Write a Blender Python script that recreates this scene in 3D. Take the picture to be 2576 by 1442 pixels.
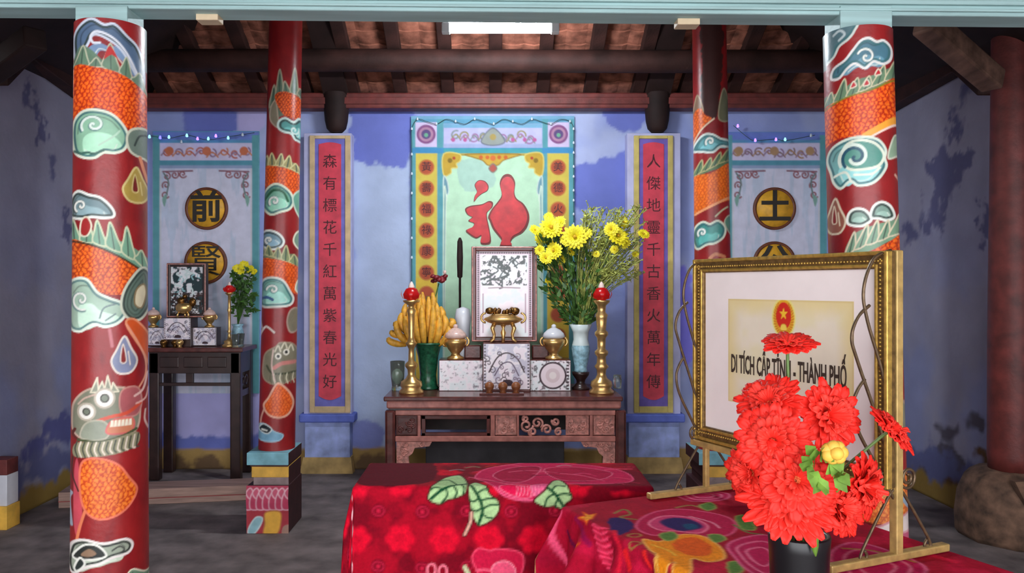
import bpy, bmesh, math, random
import numpy as np
from mathutils import Vector, Matrix
sin, cos, pi = math.sin, math.cos, math.pi
random.seed(7)
D = bpy.data
SC = bpy.context.scene
for o in list(D.objects):
    D.objects.remove(o)

# ------------------------------------------------------------ camera, sky, exposure
EYE = 1.5                     # eye height above the temple floor
FPX = 2000.0                  # focal length for a 2576 px wide frame
VX, VY = 1240.0, 720.0        # where the depth lines of the room meet
cam = D.cameras.new('camera'); camo = D.objects.new('camera', cam); SC.collection.objects.link(camo)
cam.sensor_fit = 'HORIZONTAL'; cam.sensor_width = 36; cam.lens = 36 * FPX / 2576
cam.shift_x = (1288 - VX) / 2576; cam.shift_y = -(721 - VY) / 2576
cam.clip_start = 0.05
camo.location = (0, 0, EYE); camo.rotation_euler = (pi / 2, 0, 0)
SC.camera = camo
w = D.worlds.new('courtyard_sky'); SC.world = w; w.use_nodes = True
bg = w.node_tree.nodes['Background']
bg.inputs[0].default_value = (0.93, 0.96, 1.0, 1); bg.inputs[1].default_value = 4.3
SC.view_settings.view_transform = 'Standard'; SC.view_settings.look = 'None'
SC.view_settings.exposure = 0.32; SC.view_settings.gamma = 1.0
SC.view_settings.use_curve_mapping = False
TUBE_W = 330.0                 # brightness of the fluorescent tube


def W(px, py, Y):
    """the point of the room at depth Y that a line of sight meets"""
    return Vector(((px - VX) * Y / FPX, Y, EYE - (py - VY) * Y / FPX))


# ------------------------------------------------------------ small helpers
def lin(c):
    out = []
    for v in c[:3]:
        v /= 255.0
        out.append(v / 12.92 if v <= 0.04045 else ((v + 0.055) / 1.055) ** 2.4)
    return out


def pm(name, rgb, rough=0.6, metal=0.0, var=0.14, scale=9.0, bump=0.0, bscale=60.0, spec=0.5, emit=None, es=0.0, alpha=None, trans=0.0, stretch=None):
    m = D.materials.new(name); m.use_nodes = True
    nt = m.node_tree; b = nt.nodes['Principled BSDF']
    L = lin(rgb)
    tc = nt.nodes.new('ShaderNodeTexCoord'); src = tc.outputs['Object']
    if stretch:
        mp = nt.nodes.new('ShaderNodeMapping'); mp.inputs['Scale'].default_value = stretch
        nt.links.new(src, mp.inputs['Vector']); src = mp.outputs[0]
    if var > 0:
        n = nt.nodes.new('ShaderNodeTexNoise'); n.inputs['Scale'].default_value = scale; n.inputs['Detail'].default_value = 5
        nt.links.new(src, n.inputs['Vector'])
        r = nt.nodes.new('ShaderNodeValToRGB')
        r.color_ramp.elements[0].position = 0.3; r.color_ramp.elements[1].position = 0.72
        r.color_ramp.elements[0].color = [max(0, v * (1 - var * 1.6)) for v in L] + [1]
        r.color_ramp.elements[1].color = [min(1, v * (1 + var * 1.6)) for v in L] + [1]
        nt.links.new(n.outputs['Fac'], r.inputs[0]); nt.links.new(r.outputs[0], b.inputs['Base Color'])
    else:
        b.inputs['Base Color'].default_value = L + [1]
    b.inputs['Roughness'].default_value = rough; b.inputs['Metallic'].default_value = metal
    b.inputs['Specular IOR Level'].default_value = spec
    if trans: b.inputs['Transmission Weight'].default_value = trans
    if emit:
        b.inputs['Emission Color'].default_value = lin(emit) + [1]; b.inputs['Emission Strength'].default_value = es
    if bump:
        n2 = nt.nodes.new('ShaderNodeTexNoise'); n2.inputs['Scale'].default_value = bscale; n2.inputs['Detail'].default_value = 4
        nt.links.new(src, n2.inputs['Vector'])
        bp = nt.nodes.new('ShaderNodeBump'); bp.inputs['Strength'].default_value = bump; bp.inputs['Distance'].default_value = 0.01
        nt.links.new(n2.outputs['Fac'], bp.inputs['Height']); nt.links.new(bp.outputs[0], b.inputs['Normal'])
    return m


def vm(name, rough=0.5, bump=0.0, bscale=80.0, var=0.12, scale=25.0, sheen=0.0, spec=0.5):
    """paint that follows the colours laid on the mesh, broken up by a little noise"""
    m = D.materials.new(name); m.use_nodes = True
    nt = m.node_tree; b = nt.nodes['Principled BSDF']
    a = nt.nodes.new('ShaderNodeVertexColor'); a.layer_name = 'paint'
    tc = nt.nodes.new('ShaderNodeTexCoord')
    n = nt.nodes.new('ShaderNodeTexNoise'); n.inputs['Scale'].default_value = scale; n.inputs['Detail'].default_value = 5
    nt.links.new(tc.outputs['Object'], n.inputs['Vector'])
    mr = nt.nodes.new('ShaderNodeMapRange')
    mr.inputs['From Min'].default_value = 0.3; mr.inputs['From Max'].default_value = 0.7
    mr.inputs['To Min'].default_value = 1 - var; mr.inputs['To Max'].default_value = 1 + var
    nt.links.new(n.outputs['Fac'], mr.inputs['Value'])
    mx = nt.nodes.new('ShaderNodeVectorMath'); mx.operation = 'SCALE'
    nt.links.new(a.outputs['Color'], mx.inputs[0]); nt.links.new(mr.outputs[0], mx.inputs['Scale'])
    nt.links.new(mx.outputs[0], b.inputs['Base Color'])
    b.inputs['Roughness'].default_value = rough; b.inputs['Specular IOR Level'].default_value = spec
    if sheen: b.inputs['Sheen Weight'].default_value = sheen
    if bump:
        n2 = nt.nodes.new('ShaderNodeTexNoise'); n2.inputs['Scale'].default_value = bscale
        nt.links.new(tc.outputs['Object'], n2.inputs['Vector'])
        bp = nt.nodes.new('ShaderNodeBump'); bp.inputs['Strength'].default_value = bump; bp.inputs['Distance'].default_value = 0.008
        nt.links.new(n2.outputs['Fac'], bp.inputs['Height']); nt.links.new(bp.outputs[0], b.inputs['Normal'])
    return m


ORG = {}


def tag(o, label=None, cat=None, group=None, kind=None):
    if label: o['label'] = label
    if cat: o['category'] = cat
    if group: o['group'] = group
    if kind: o['kind'] = kind
    return o


def thing(name, loc, label, cat, group=None):
    o = D.objects.new(name, None); SC.collection.objects.link(o)
    o.location = loc; o.empty_display_size = 0.05
    ORG[o] = Vector(loc)
    return tag(o, label, cat, group)


def link(name, me, mat, parent=None, org=None):
    o = D.objects.new(name, me); SC.collection.objects.link(o)
    if mat is not None:
        for m in (mat if isinstance(mat, (list, tuple)) else [mat]): me.materials.append(m)
    if parent is not None:
        org = ORG[parent]; o.parent = parent
    else:
        org = Vector(org) if org is not None else Vector((0, 0, 0)); o.location = org
    ORG[o] = org
    if org.length: me.transform(Matrix.Translation(-org))
    return o


class B:
    """collects shapes in room coordinates, then links them as ONE mesh object"""
    def __init__(s): s.bm = bmesh.new()

    def box(s, lo, hi, bev=0.0, rot=None, piv=None, mi=0):
        lo = Vector(lo); hi = Vector(hi)
        g = bmesh.ops.create_cube(s.bm, size=1.0)
        c = (lo + hi) / 2; d = hi - lo
        for v in g['verts']: v.co = Vector((c.x + v.co.x * d.x, c.y + v.co.y * d.y, c.z + v.co.z * d.z))
        fs = list({f for v in g['verts'] for f in v.link_faces})
        vs = g['verts']
        for f in fs: f.material_index = mi
        if bev:
            r = bmesh.ops.bevel(s.bm, geom=list({e for v in vs for e in v.link_edges}), offset=bev, segments=2, affect='EDGES', profile=0.5)
            vs = list({v for f in r['faces'] for v in f.verts} | {v for v in vs if v.is_valid})
            for f in r['faces']: f.material_index = mi
        if rot is not None:
            p = Vector(piv) if piv is not None else c
            for v in vs: v.co = rot @ (v.co - p) + p
        return s

    def obox(s, o, ax, ay, az, bev=0.0):
        """a box from a corner point and three edge vectors"""
        o = Vector(o); ax = Vector(ax); ay = Vector(ay); az = Vector(az)
        vs = [s.bm.verts.new(o + ax * i + ay * j + az * k) for k in (0, 1) for j in (0, 1) for i in (0, 1)]
        fl = [(0, 2, 3, 1), (4, 5, 7, 6), (0, 1, 5, 4), (2, 6, 7, 3), (0, 4, 6, 2), (1, 3, 7, 5)]
        fs = [s.bm.faces.new([vs[i] for i in f]) for f in fl]
        bmesh.ops.recalc_face_normals(s.bm, faces=fs)
        if bev:
            bmesh.ops.bevel(s.bm, geom=list({e for f in fs for e in f.edges}), offset=bev, segments=2, affect='EDGES', profile=0.5)
        return s

    def lathe(s, prof, c, n=28, sx=1.0, smooth=True, tilt=None):
        c = Vector(c); rings = []
        for r, z in prof:
            if r < 1e-6:
                p = Vector((0, 0, z)); rings.append([s.bm.verts.new(c + (tilt @ p if tilt else p))])
            else:
                ring = []
                for i in range(n):
                    p = Vector((r * cos(2 * pi * i / n), r * sx * sin(2 * pi * i / n), z))
                    ring.append(s.bm.verts.new(c + (tilt @ p if tilt else p)))
                rings.append(ring)
        for a, b in zip(rings, rings[1:]):
            for i in range(n):
                j = (i + 1) % n
                if len(a) == 1 and len(b) == 1: continue
                if len(a) == 1: f = s.bm.faces.new((a[0], b[j], b[i]))
                elif len(b) == 1: f = s.bm.faces.new((a[i], a[j], b[0]))
                else: f = s.bm.faces.new((a[i], a[j], b[j], b[i]))
                f.smooth = smooth
        return s

    def tube(s, pts, r, n=8, closed=False, cap=True):
        pts = [Vector(p) for p in pts]; k = len(pts)
        rs = r if isinstance(r, (list, tuple)) else [r] * k
        rings = []; up = Vector((0, 0, 1)); prev = None
        for i, p in enumerate(pts):
            if closed: t = pts[(i + 1) % k] - pts[i - 1]
            else: t = pts[min(i + 1, k - 1)] - pts[max(i - 1, 0)]
            if t.length < 1e-9: t = Vector((0, 0, 1))
            t.normalize()
            if prev is None:
                a = t.cross(up)
                if a.length < 1e-3: a = t.cross(Vector((1, 0, 0)))
            else:
                a = prev - t * prev.dot(t)
                if a.length < 1e-4: a = t.orthogonal()
            a.normalize(); b = t.cross(a); prev = a
            rings.append([s.bm.verts.new(p + (a * cos(2 * pi * q / n) + b * sin(2 * pi * q / n)) * rs[i]) for q in range(n)])
        pairs = list(zip(rings, rings[1:]))
        if closed: pairs.append((rings[-1], rings[0]))
        for a, b in pairs:
            for q in range(n):
                f = s.bm.faces.new((a[q], a[(q + 1) % n], b[(q + 1) % n], b[q])); f.smooth = True
        if cap and not closed:
            s.bm.faces.new(list(reversed(rings[0]))); s.bm.faces.new(rings[-1])
        return s

    def prism(s, pts, vec, bev=0.0):
        """a flat outline given thickness along vec"""
        vec = Vector(vec)
        a = [s.bm.verts.new(Vector(p)) for p in pts]; b = [s.bm.verts.new(Vector(p) + vec) for p in pts]
        n = len(pts); fs = [s.bm.faces.new(a), s.bm.faces.new(list(reversed(b)))]
        for i in range(n):
            j = (i + 1) % n
            fs.append(s.bm.faces.new((a[j], a[i], b[i], b[j])))
        bmesh.ops.recalc_face_normals(s.bm, faces=fs)
        return s

    def ball(s, c, r, sc=(1, 1, 1), sub=2):
        g = bmesh.ops.create_icosphere(s.bm, subdivisions=sub, radius=r)
        for v in g['verts']: v.co = Vector((v.co.x * sc[0], v.co.y * sc[1], v.co.z * sc[2])) + Vector(c)
        for v in g['verts']:
            for f in v.link_faces: f.smooth = True
        return s

    def face(s, pts, smooth=False):
        f = s.bm.faces.new([s.bm.verts.new(Vector(p)) for p in pts]); f.smooth = smooth
        return s

    def strip(s, rows, smooth=True):
        """a sheet through rows of points"""
        g = [[s.bm.verts.new(Vector(p)) for p in r] for r in rows]
        for a, b in zip(g, g[1:]):
            for i in range(len(a) - 1):
                f = s.bm.faces.new((a[i], a[i + 1], b[i + 1], b[i])); f.smooth = smooth
        return s

    def build(s, name, mat, parent=None, org=None):
        me = D.meshes.new(name); s.bm.to_mesh(me); s.bm.free()
        return link(name, me, mat, parent, org)


def grid_mesh(name, P, col, mat, parent=None, org=None, wrap=False, flip=False, smooth=True):
    """a dense sheet: P is (rows, cols, 3), col the matching colours"""
    P = np.asarray(P, float); nr, nc = P.shape[:2]
    me = D.meshes.new(name)
    idx = np.arange(nr * nc).reshape(nr, nc)
    if wrap:
        a = idx[:-1]; b = np.roll(idx, -1, 1)[:-1]; c = np.roll(idx, -1, 1)[1:]; d = idx[1:]
    else:
        a = idx[:-1, :-1]; b = idx[:-1, 1:]; c = idx[1:, 1:]; d = idx[1:, :-1]
    F = np.stack([a, b, c, d], -1).reshape(-1, 4)
    if flip: F = F[:, ::-1]
    nf = len(F)
    me.vertices.add(nr * nc); me.vertices.foreach_set('co', P.reshape(-1).astype(np.float32))
    me.loops.add(nf * 4); me.loops.foreach_set('vertex_index', F.reshape(-1).astype(np.int32))
    me.polygons.add(nf); me.polygons.foreach_set('loop_start', np.arange(0, nf * 4, 4, dtype=np.int32))
    me.polygons.foreach_set('loop_total', np.full(nf, 4, dtype=np.int32))
    if smooth: me.polygons.foreach_set('use_smooth', np.ones(nf, dtype=bool))
    me.update(calc_edges=True); me.validate()
    if col is not None:
        at = me.color_attributes.new('paint', 'FLOAT_COLOR', 'POINT')
        c4 = np.ones((nr * nc, 4), np.float32); c4[:, :3] = np.asarray(col).reshape(-1, 3)
        at.data.foreach_set('color', c4.reshape(-1))
    return link(name, me, mat, parent, org)


def lat(ix, iy, seed):
    h = np.sin(ix * 127.1 + iy * 311.7 + seed * 74.7) * 43758.5453
    return h - np.floor(h)


def vnoise(x, y, seed=0):
    ix = np.floor(x); iy = np.floor(y); fx = x - ix; fy = y - iy
    fx = fx * fx * (3 - 2 * fx); fy = fy * fy * (3 - 2 * fy)
    a = lat(ix, iy, seed); b = lat(ix + 1, iy, seed); c = lat(ix, iy + 1, seed); d = lat(ix + 1, iy + 1, seed)
    return (a * (1 - fx) + b * fx) * (1 - fy) + (c * (1 - fx) + d * fx) * fy


def fbm(x, y, seed=0, o=4):
    t = 0; a = 0.5
    for k in range(o):
        t = t + a * vnoise(x * 2 ** k, y * 2 ** k, seed + k); a *= 0.5
    return t / (1 - 0.5 ** o)


def smooth_pts(pts, closed=True, k=5):
    n = len(pts); out = []
    rng = range(n) if closed else range(n - 1)
    for i in rng:
        if closed: p0, p1, p2, p3 = pts[i - 1], pts[i], pts[(i + 1) % n], pts[(i + 2) % n]
        else: p0, p1, p2, p3 = pts[max(i - 1, 0)], pts[i], pts[i + 1], pts[min(i + 2, n - 1)]
        for j in range(k):
            t = j / k
            out.append(tuple(0.5 * (2 * b + (c - a) * t + (2 * a - 5 * b + 4 * c - d) * t * t + (3 * b - a - 3 * c + d) * t ** 3)
                             for a, b, c, d in zip(p0, p1, p2, p3)))
    if not closed: out.append(tuple(pts[-1]))
    return out


def spiral(cx, cy, r0, r1, a0, turns, sy=1.0, n=30):
    return [(cx + (r0 + (r1 - r0) * i / n) * cos(a0 + 2 * pi * turns * i / n), cy + sy * (r0 + (r1 - r0) * i / n) * sin(a0 + 2 * pi * turns * i / n)) for i in range(n + 1)]


class Paint:
    """brush work evaluated at the points of a surface"""
    def __init__(s, x, y, base):
        s.shape = np.shape(x); s.x = np.ravel(x).astype(float); s.y = np.ravel(y).astype(float)
        s.c = np.tile(np.array(lin(base)), (s.x.size, 1)); s.aa = 2.0

    def near(s, pts, pad):
        p = np.array(pts)
        return np.nonzero((s.x > p[:, 0].min() - pad) & (s.x < p[:, 0].max() + pad) & (s.y > p[:, 1].min() - pad) & (s.y < p[:, 1].max() + pad))[0]

    def seg(s, i, pts, closed):
        x = s.x[i]; y = s.y[i]; d = np.full(i.size, 1e9); ins = np.zeros(i.size, bool)
        n = len(pts)
        for k in range(n if closed else n - 1):
            ax, ay = pts[k]; bx, by = pts[(k + 1) % n]
            ex, ey = bx - ax, by - ay
            t = np.clip(((x - ax) * ex + (y - ay) * ey) / (ex * ex + ey * ey + 1e-12), 0, 1)
            d = np.minimum(d, np.hypot(x - ax - t * ex, y - ay - t * ey))
            if closed and ay != by:
                ins ^= ((ay > y) != (by > y)) & (x < ax + (y - ay) * ex / ey)
        return d, ins

    def mix(s, i, col, a):
        col = np.array(lin(col)) if not isinstance(col, np.ndarray) else col
        a = np.clip(a, 0, 1)[:, None]; s.c[i] = s.c[i] * (1 - a) + col * a

    def blob(s, pts, fill, out=None, w=5.0, smooth=True, jit=0.0, js=20.0, op=1.0, dark=None, hatch=None):
        if smooth: pts = smooth_pts(pts)
        i = s.near(pts, w + jit + 3 * s.aa)
        if i.size == 0: return
        d, ins = s.seg(i, pts, True); sd = np.where(ins, -d, d)
        if jit: sd = sd + jit * (fbm(s.x[i] / js, s.y[i] / js, 3) * 2 - 1)
        if fill is not None:
            s.mix(i, fill, (0.5 - sd / s.aa) * op)
            if hatch:
                col2, per, wid = hatch
                hh = np.abs(((-sd / per) % 1.0) - 0.5) * 2
                s.mix(i, col2, np.where(sd < -w * 0.7, (wid - hh) * 3 + 0.3, 0) * 0.8)
        if dark is not None: s.mix(i, dark, (0.5 - (np.abs(sd + w * 1.1) - w * 0.45) / s.aa) * 0.8)
        if out is not None: s.mix(i, out, (0.5 - (np.abs(sd) - w / 2) / s.aa))

    def line(s, pts, col, w=4.0, smooth=True, closed=False, op=1.0):
        if smooth: pts = smooth_pts(pts, closed)
        i = s.near(pts, w + 3 * s.aa)
        if i.size == 0: return
        d, _ = s.seg(i, pts, closed)
        s.mix(i, col, (0.5 - (d - w / 2) / s.aa) * op)

    def disc(s, cx, cy, r, col, ry=None, op=1.0):
        ry = ry or r
        i = s.near([(cx - r, cy - ry), (cx + r, cy + ry)], 2 * s.aa)
        q = np.hypot((s.x[i] - cx) / r, (s.y[i] - cy) / ry)
        s.mix(i, col, (0.5 - (q - 1) * min(r, ry) / s.aa) * op)

    def rect(s, x0, y0, x1, y1, col, op=1.0):
        s.blob([(x0, y0), (x1, y0), (x1, y1), (x0, y1)], col, smooth=False, op=op)

    def scales(s, pts, a=13.0, c0=(242, 104, 28), c1=(170, 30, 12), c2=(250, 150, 40), rim=None, w=4.0, tilt=0.0, smooth=True):
        """overlapping dragon scales inside an outline"""
        if smooth: pts = smooth_pts(pts)
        i = s.near(pts, w + 3 * s.aa)
        if i.size == 0: return
        d, ins = s.seg(i, pts, True); sd = np.where(ins, -d, d); al = 0.5 - sd / s.aa
        x = s.x[i] + (fbm(s.x[i] / 14, s.y[i] / 14, 5) - .5) * a * 1.3
        y = s.y[i] + s.x[i] * tilt + (fbm(s.x[i] / 11, s.y[i] / 11, 9) - .5) * a * 1.1
        best = np.full(i.size, 9.0)
        for dj in (0, 1):
            j = np.floor(y / (a * 0.8)) - dj; off = (j % 2) * 0.5
            for di in (0, 1):
                k = np.round(x / a - off) if di == 0 else np.round(x / a - off)
                q = np.hypot((x - (k + off) * a), (y - (j + 0.35) * a * 0.8) * 1.0) / a
                if dj == 0: q0 = q
                else: q1 = q
        q = np.where(q0 < 0.55, q0, q1)
        ring = np.clip((1 - np.abs(q - 0.5) / 0.2) * 1.3, 0, 1)
        hl = np.clip(1 - q / 0.35, 0, 1) * 0.6
        C0, C1, C2 = (np.array(lin(v)) for v in (c0, c1, c2))
        col = C0 * (1 - hl[:, None]) + C2 * hl[:, None]
        col = col * (1 - ring[:, None] * .85) + C1 * ring[:, None] * .85
        s.mix(i, col, al)
        if rim: s.mix(i, rim, 0.5 - (np.abs(sd) - w / 2) / s.aa)

    def done(s): return s.c.reshape(s.shape + (3,))


CREAM = (232, 224, 200)
WHITE = (238, 240, 232)


def text_mesh(body, size, mat, name, parent, loc, right, up, ext=0.003, align='CENTER', sx=1.0, space=1.0, org=None, linespace=1.0, bold=0.0):
    """letters as a mesh of their own, set on a plane given by its right and up directions"""
    cu = D.curves.new('lettering', 'FONT'); cu.body = body; cu.size = size; cu.extrude = ext; cu.offset = bold
    cu.align_x = align; cu.align_y = 'CENTER'; cu.resolution_u = 2; cu.space_character = space; cu.space_line = linespace
    t = D.objects.new('lettering', cu); SC.collection.objects.link(t)
    bpy.context.view_layer.update()
    dg = bpy.context.evaluated_depsgraph_get()
    me = D.meshes.new_from_object(t.evaluated_get(dg))
    D.objects.remove(t); D.curves.remove(cu)
    right = Vector(right).normalized(); up = Vector(up).normalized(); nrm = right.cross(up)
    M = Matrix((( right.x, up.x, nrm.x, loc[0]), (right.y, up.y, nrm.y, loc[1]), (right.z, up.z, nrm.z, loc[2]), (0, 0, 0, 1)))
    me.transform(M @ Matrix.Diagonal((sx, 1, 1, 1)))
    me.materials.clear()
    return link(name, me, mat, parent, org)
# ------------------------------------------------------------ materials
M = dict(
    floor=pm('worn_concrete', (122, 112, 110), 0.8, var=0.3, scale=5, bump=0.25, bscale=40, spec=0.25),
    dark_wood=pm('smoked_timber', (58, 34, 30), 0.7, var=0.3, scale=6, bump=0.2, spec=0.3, stretch=(1, 1, 1)),
    grey_wood=pm('weathered_timber', (112, 84, 72), 0.7, var=0.35, scale=14, bump=0.3, bscale=50, spec=0.3, stretch=(1, .3, 1)),
    red_wood=pm('red_brown_timber', (104, 42, 38), 0.55, var=0.25, scale=12, bump=0.15),
    black_wood=pm('sooty_timber', (40, 24, 22), 0.75, var=0.25, scale=6, spec=0.3),
    tile=pm('fired_clay_tile', (150, 94, 76), 0.85, var=0.4, scale=10, bump=0.3, bscale=45, spec=0.2),
    beam=pm('pale_blue_lime_paint', (158, 190, 190), 0.55, var=0.12, scale=7, stretch=(.25, 2, 6)),
    cream=pm('raw_wood_chip', (212, 190, 158), 0.7, var=0.1),
    white_metal=pm('white_enamel', (225, 228, 230), 0.4, var=0.03),
    tube=pm('lit_fluorescent_glass', (255, 255, 255), 0.3, var=0, emit=(240, 248, 255), es=TUBE_W),
    rose=pm('carved_rosewood', (92, 46, 42), 0.25, var=0.22, scale=16, bump=0.06),
    rose_light=pm('polished_rosewood_moulding', (176, 112, 102), 0.22, var=0.18, scale=18),
    carve=pm('carved_rosewood_relief', (196, 132, 120), 0.35, var=0.3, scale=40, bump=0.3),
    ebony=pm('black_lacquer', (52, 33, 31), 0.3, var=0.25, scale=12),
    brass=pm('polished_brass', (232, 190, 122), 0.3, 0.85, var=0.12, scale=30),
    brass_dark=pm('aged_brass', (120, 84, 42), 0.32, 0.85, var=0.3, scale=50),
    red_lamp=pm('red_candle_glass', (176, 16, 22), 0.25, var=0.15, emit=(255, 40, 30), es=0.08),
    wax=pm('pale_candle_tip', (240, 214, 205), 0.4, var=0.05),
    porcelain=pm('white_porcelain', (215, 215, 222), 0.2, var=0.05),
    pinkporc=pm('pinkish_porcelain', (222, 188, 178), 0.25, var=0.1, scale=60),
    celadon=pm('blue_glazed_porcelain', (150, 190, 205), 0.2, var=0.25, scale=40),
    jade=pm('dark_green_glaze', (28, 84, 58), 0.25, var=0.3, scale=40),
    banana=pm('ripe_banana_skin', (226, 166, 56), 0.5, var=0.2, scale=30),
    banana_tip=pm('banana_stalk', (120, 92, 40), 0.6, var=0.2),
    brown_cup=pm('brown_turned_wood', (142, 84, 48), 0.4, var=0.2, scale=30),
    yellow=pm('yellow_petals', (240, 220, 36), 0.6, var=0.14, scale=60),
    yellow_eye=pm('flower_eye', (206, 160, 24), 0.7, var=0.2, scale=90),
    leaf=pm('dark_leaf', (66, 104, 40), 0.5, var=0.3, scale=30),
    leaf2=pm('fresh_leaf', (112, 150, 58), 0.5, var=0.25, scale=30),
    spray=pm('fine_grey_green_sprays', (176, 182, 92), 0.6, var=0.3, scale=30),
    stem=pm('green_stem', (90, 120, 60), 0.5, var=0.2, scale=30),
    gerbera=pm('red_silk_petals', (246, 44, 34), 0.55, var=0.1, scale=45, spec=0.3),
    gerbera_in=pm('inner_red_petals', (248, 56, 44), 0.6, var=0.12, scale=80, spec=0.3),
    gerbera_eye=pm('orange_flower_eye', (230, 110, 60), 0.7, var=0.25, scale=120),
    darkred=pm('dark_red_petals', (122, 26, 34), 0.5, var=0.3, scale=40),
    black_vase=pm('black_glazed_vase', (22, 20, 24), 0.3, var=0.2, scale=12),
    gold=pm('gilded_moulding', (206, 168, 84), 0.34, 0.6, var=0.2, scale=60, bump=0.1),
    gold_dark=pm('darkened_gilding', (120, 92, 52), 0.45, 0.5, var=0.3, scale=60, bump=0.2),
    iron=pm('bronze_painted_iron', (104, 84, 62), 0.4, 0.5, var=0.2, scale=60),
    post=pm('pale_gilded_post', (192, 160, 98), 0.42, 0.3, var=0.18, scale=30),
    mat=pm('off_white_card', (250, 238, 236), 0.7, var=0.02),
    ink=pm('brown_black_ink', (64, 50, 40), 0.7, var=0.05),
    faint=pm('faint_pencil_ink', (150, 140, 130), 0.7, var=0.05),
    black=pm('black_brush_lacquer', (30, 22, 12), 0.5, var=0.1),
    char_red=pm('dull_maroon_brush', (78, 20, 30), 0.6, var=0.2, scale=30),
    fu_red=pm('vermilion_relief', (196, 40, 48), 0.5, var=0.16, scale=14),
    fu_edge=pm('dark_red_outline', (120, 46, 44), 0.6, var=0.1),
    medal=pm('ochre_roundel', (236, 172, 50), 0.5, var=0.16, scale=18),
    medal_rim=pm('brown_roundel_rim', (112, 58, 34), 0.5, var=0.2, scale=20),
    blue_led=pm('blue_lit_bulb', (90, 90, 255), 0.3, var=0, emit=(90, 84, 255), es=3.0),
    cyan_led=pm('cyan_lit_bulb', (150, 230, 240), 0.3, var=0, emit=(140, 225, 235), es=1.3),
    violet_led=pm('violet_lit_bulb', (150, 110, 255), 0.3, var=0, emit=(130, 96, 255), es=3.0),
    clear_led=pm('clear_bulb', (214, 226, 236), 0.2, var=0),
    wire=pm('thin_green_wire', (50, 76, 72), 0.6, var=0.1),
    glass=pm('clear_glass', (225, 235, 228), 0.08, var=0, trans=0.9),
    ochre=pm('ochre_skirting_paint', (172, 142, 88), 0.75, var=0.25, scale=9),
    ochre2=pm('bright_ochre_paint', (232, 180, 72), 0.6, var=0.15, scale=12),
    skyblue=pm('sky_blue_paint', (128, 186, 200), 0.6, var=0.15, scale=12),
    lilac=pm('grey_lilac_paint', (150, 130, 130), 0.7, var=0.2, scale=14),
    maroon=pm('dark_maroon', (64, 30, 32), 0.6, var=0.25, scale=14),
    stone=pm('brown_foot_stone', (104, 78, 62), 0.85, var=0.4, scale=14, bump=0.4, bscale=30),
    plank=pm('pinkish_brown_plank', (156, 124, 112), 0.6, var=0.2, scale=8, stretch=(.3, 3, 6)),
    plank_red=pm('red_plank_edge', (140, 52, 52), 0.6, var=0.2),
    darkbox=pm('charcoal_box_card', (52, 48, 52), 0.7, var=0.25, scale=6),
    paint=vm('painted_column_lacquer', 0.36, 0.08, 70, 0.12, 18),
    plaster=vm('limewashed_plaster', 0.85, 0.25, 26, 0.10, 3.5, spec=0.2),
    mural=vm('painted_plaster', 0.75, 0.1, 60, 0.08, 12, spec=0.25),
    cloth=vm('plush_blanket', 0.85, 0.25, 260, 0.14, 90, sheen=0.0, spec=0.15),
    paper=vm('printed_certificate', 0.6, 0.0, 60, 0.03, 12),
    lotus=vm('painted_lotus_base', 0.6, 0.1, 60, 0.12, 20),
)


def mop_material():
    """mother of pearl set in dark lacquer"""
    m = D.materials.new('mother_of_pearl_inlay'); m.use_nodes = True
    nt = m.node_tree; b = nt.nodes['Principled BSDF']
    a = nt.nodes.new('ShaderNodeVertexColor'); a.layer_name = 'paint'
    nt.links.new(a.outputs[0], b.inputs['Base Color'])
    b.inputs['Roughness'].default_value = 0.22
    return m


M['pearl'] = mop_material()

# ------------------------------------------------------------ floor and walls
XL, XR, YB = -3.1, 3.1, 6.52
FS = 0.00326                                   # metres per pixel on the rear wall
b = B(); b.face([(-4.2, -2.5, 0), (4.2, -2.5, 0), (4.2, 6.9, 0), (-4.2, 6.9, 0)])
fo = b.build('floor', M['floor']); tag(fo, kind='structure')

LAV = (150, 162, 214)


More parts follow.
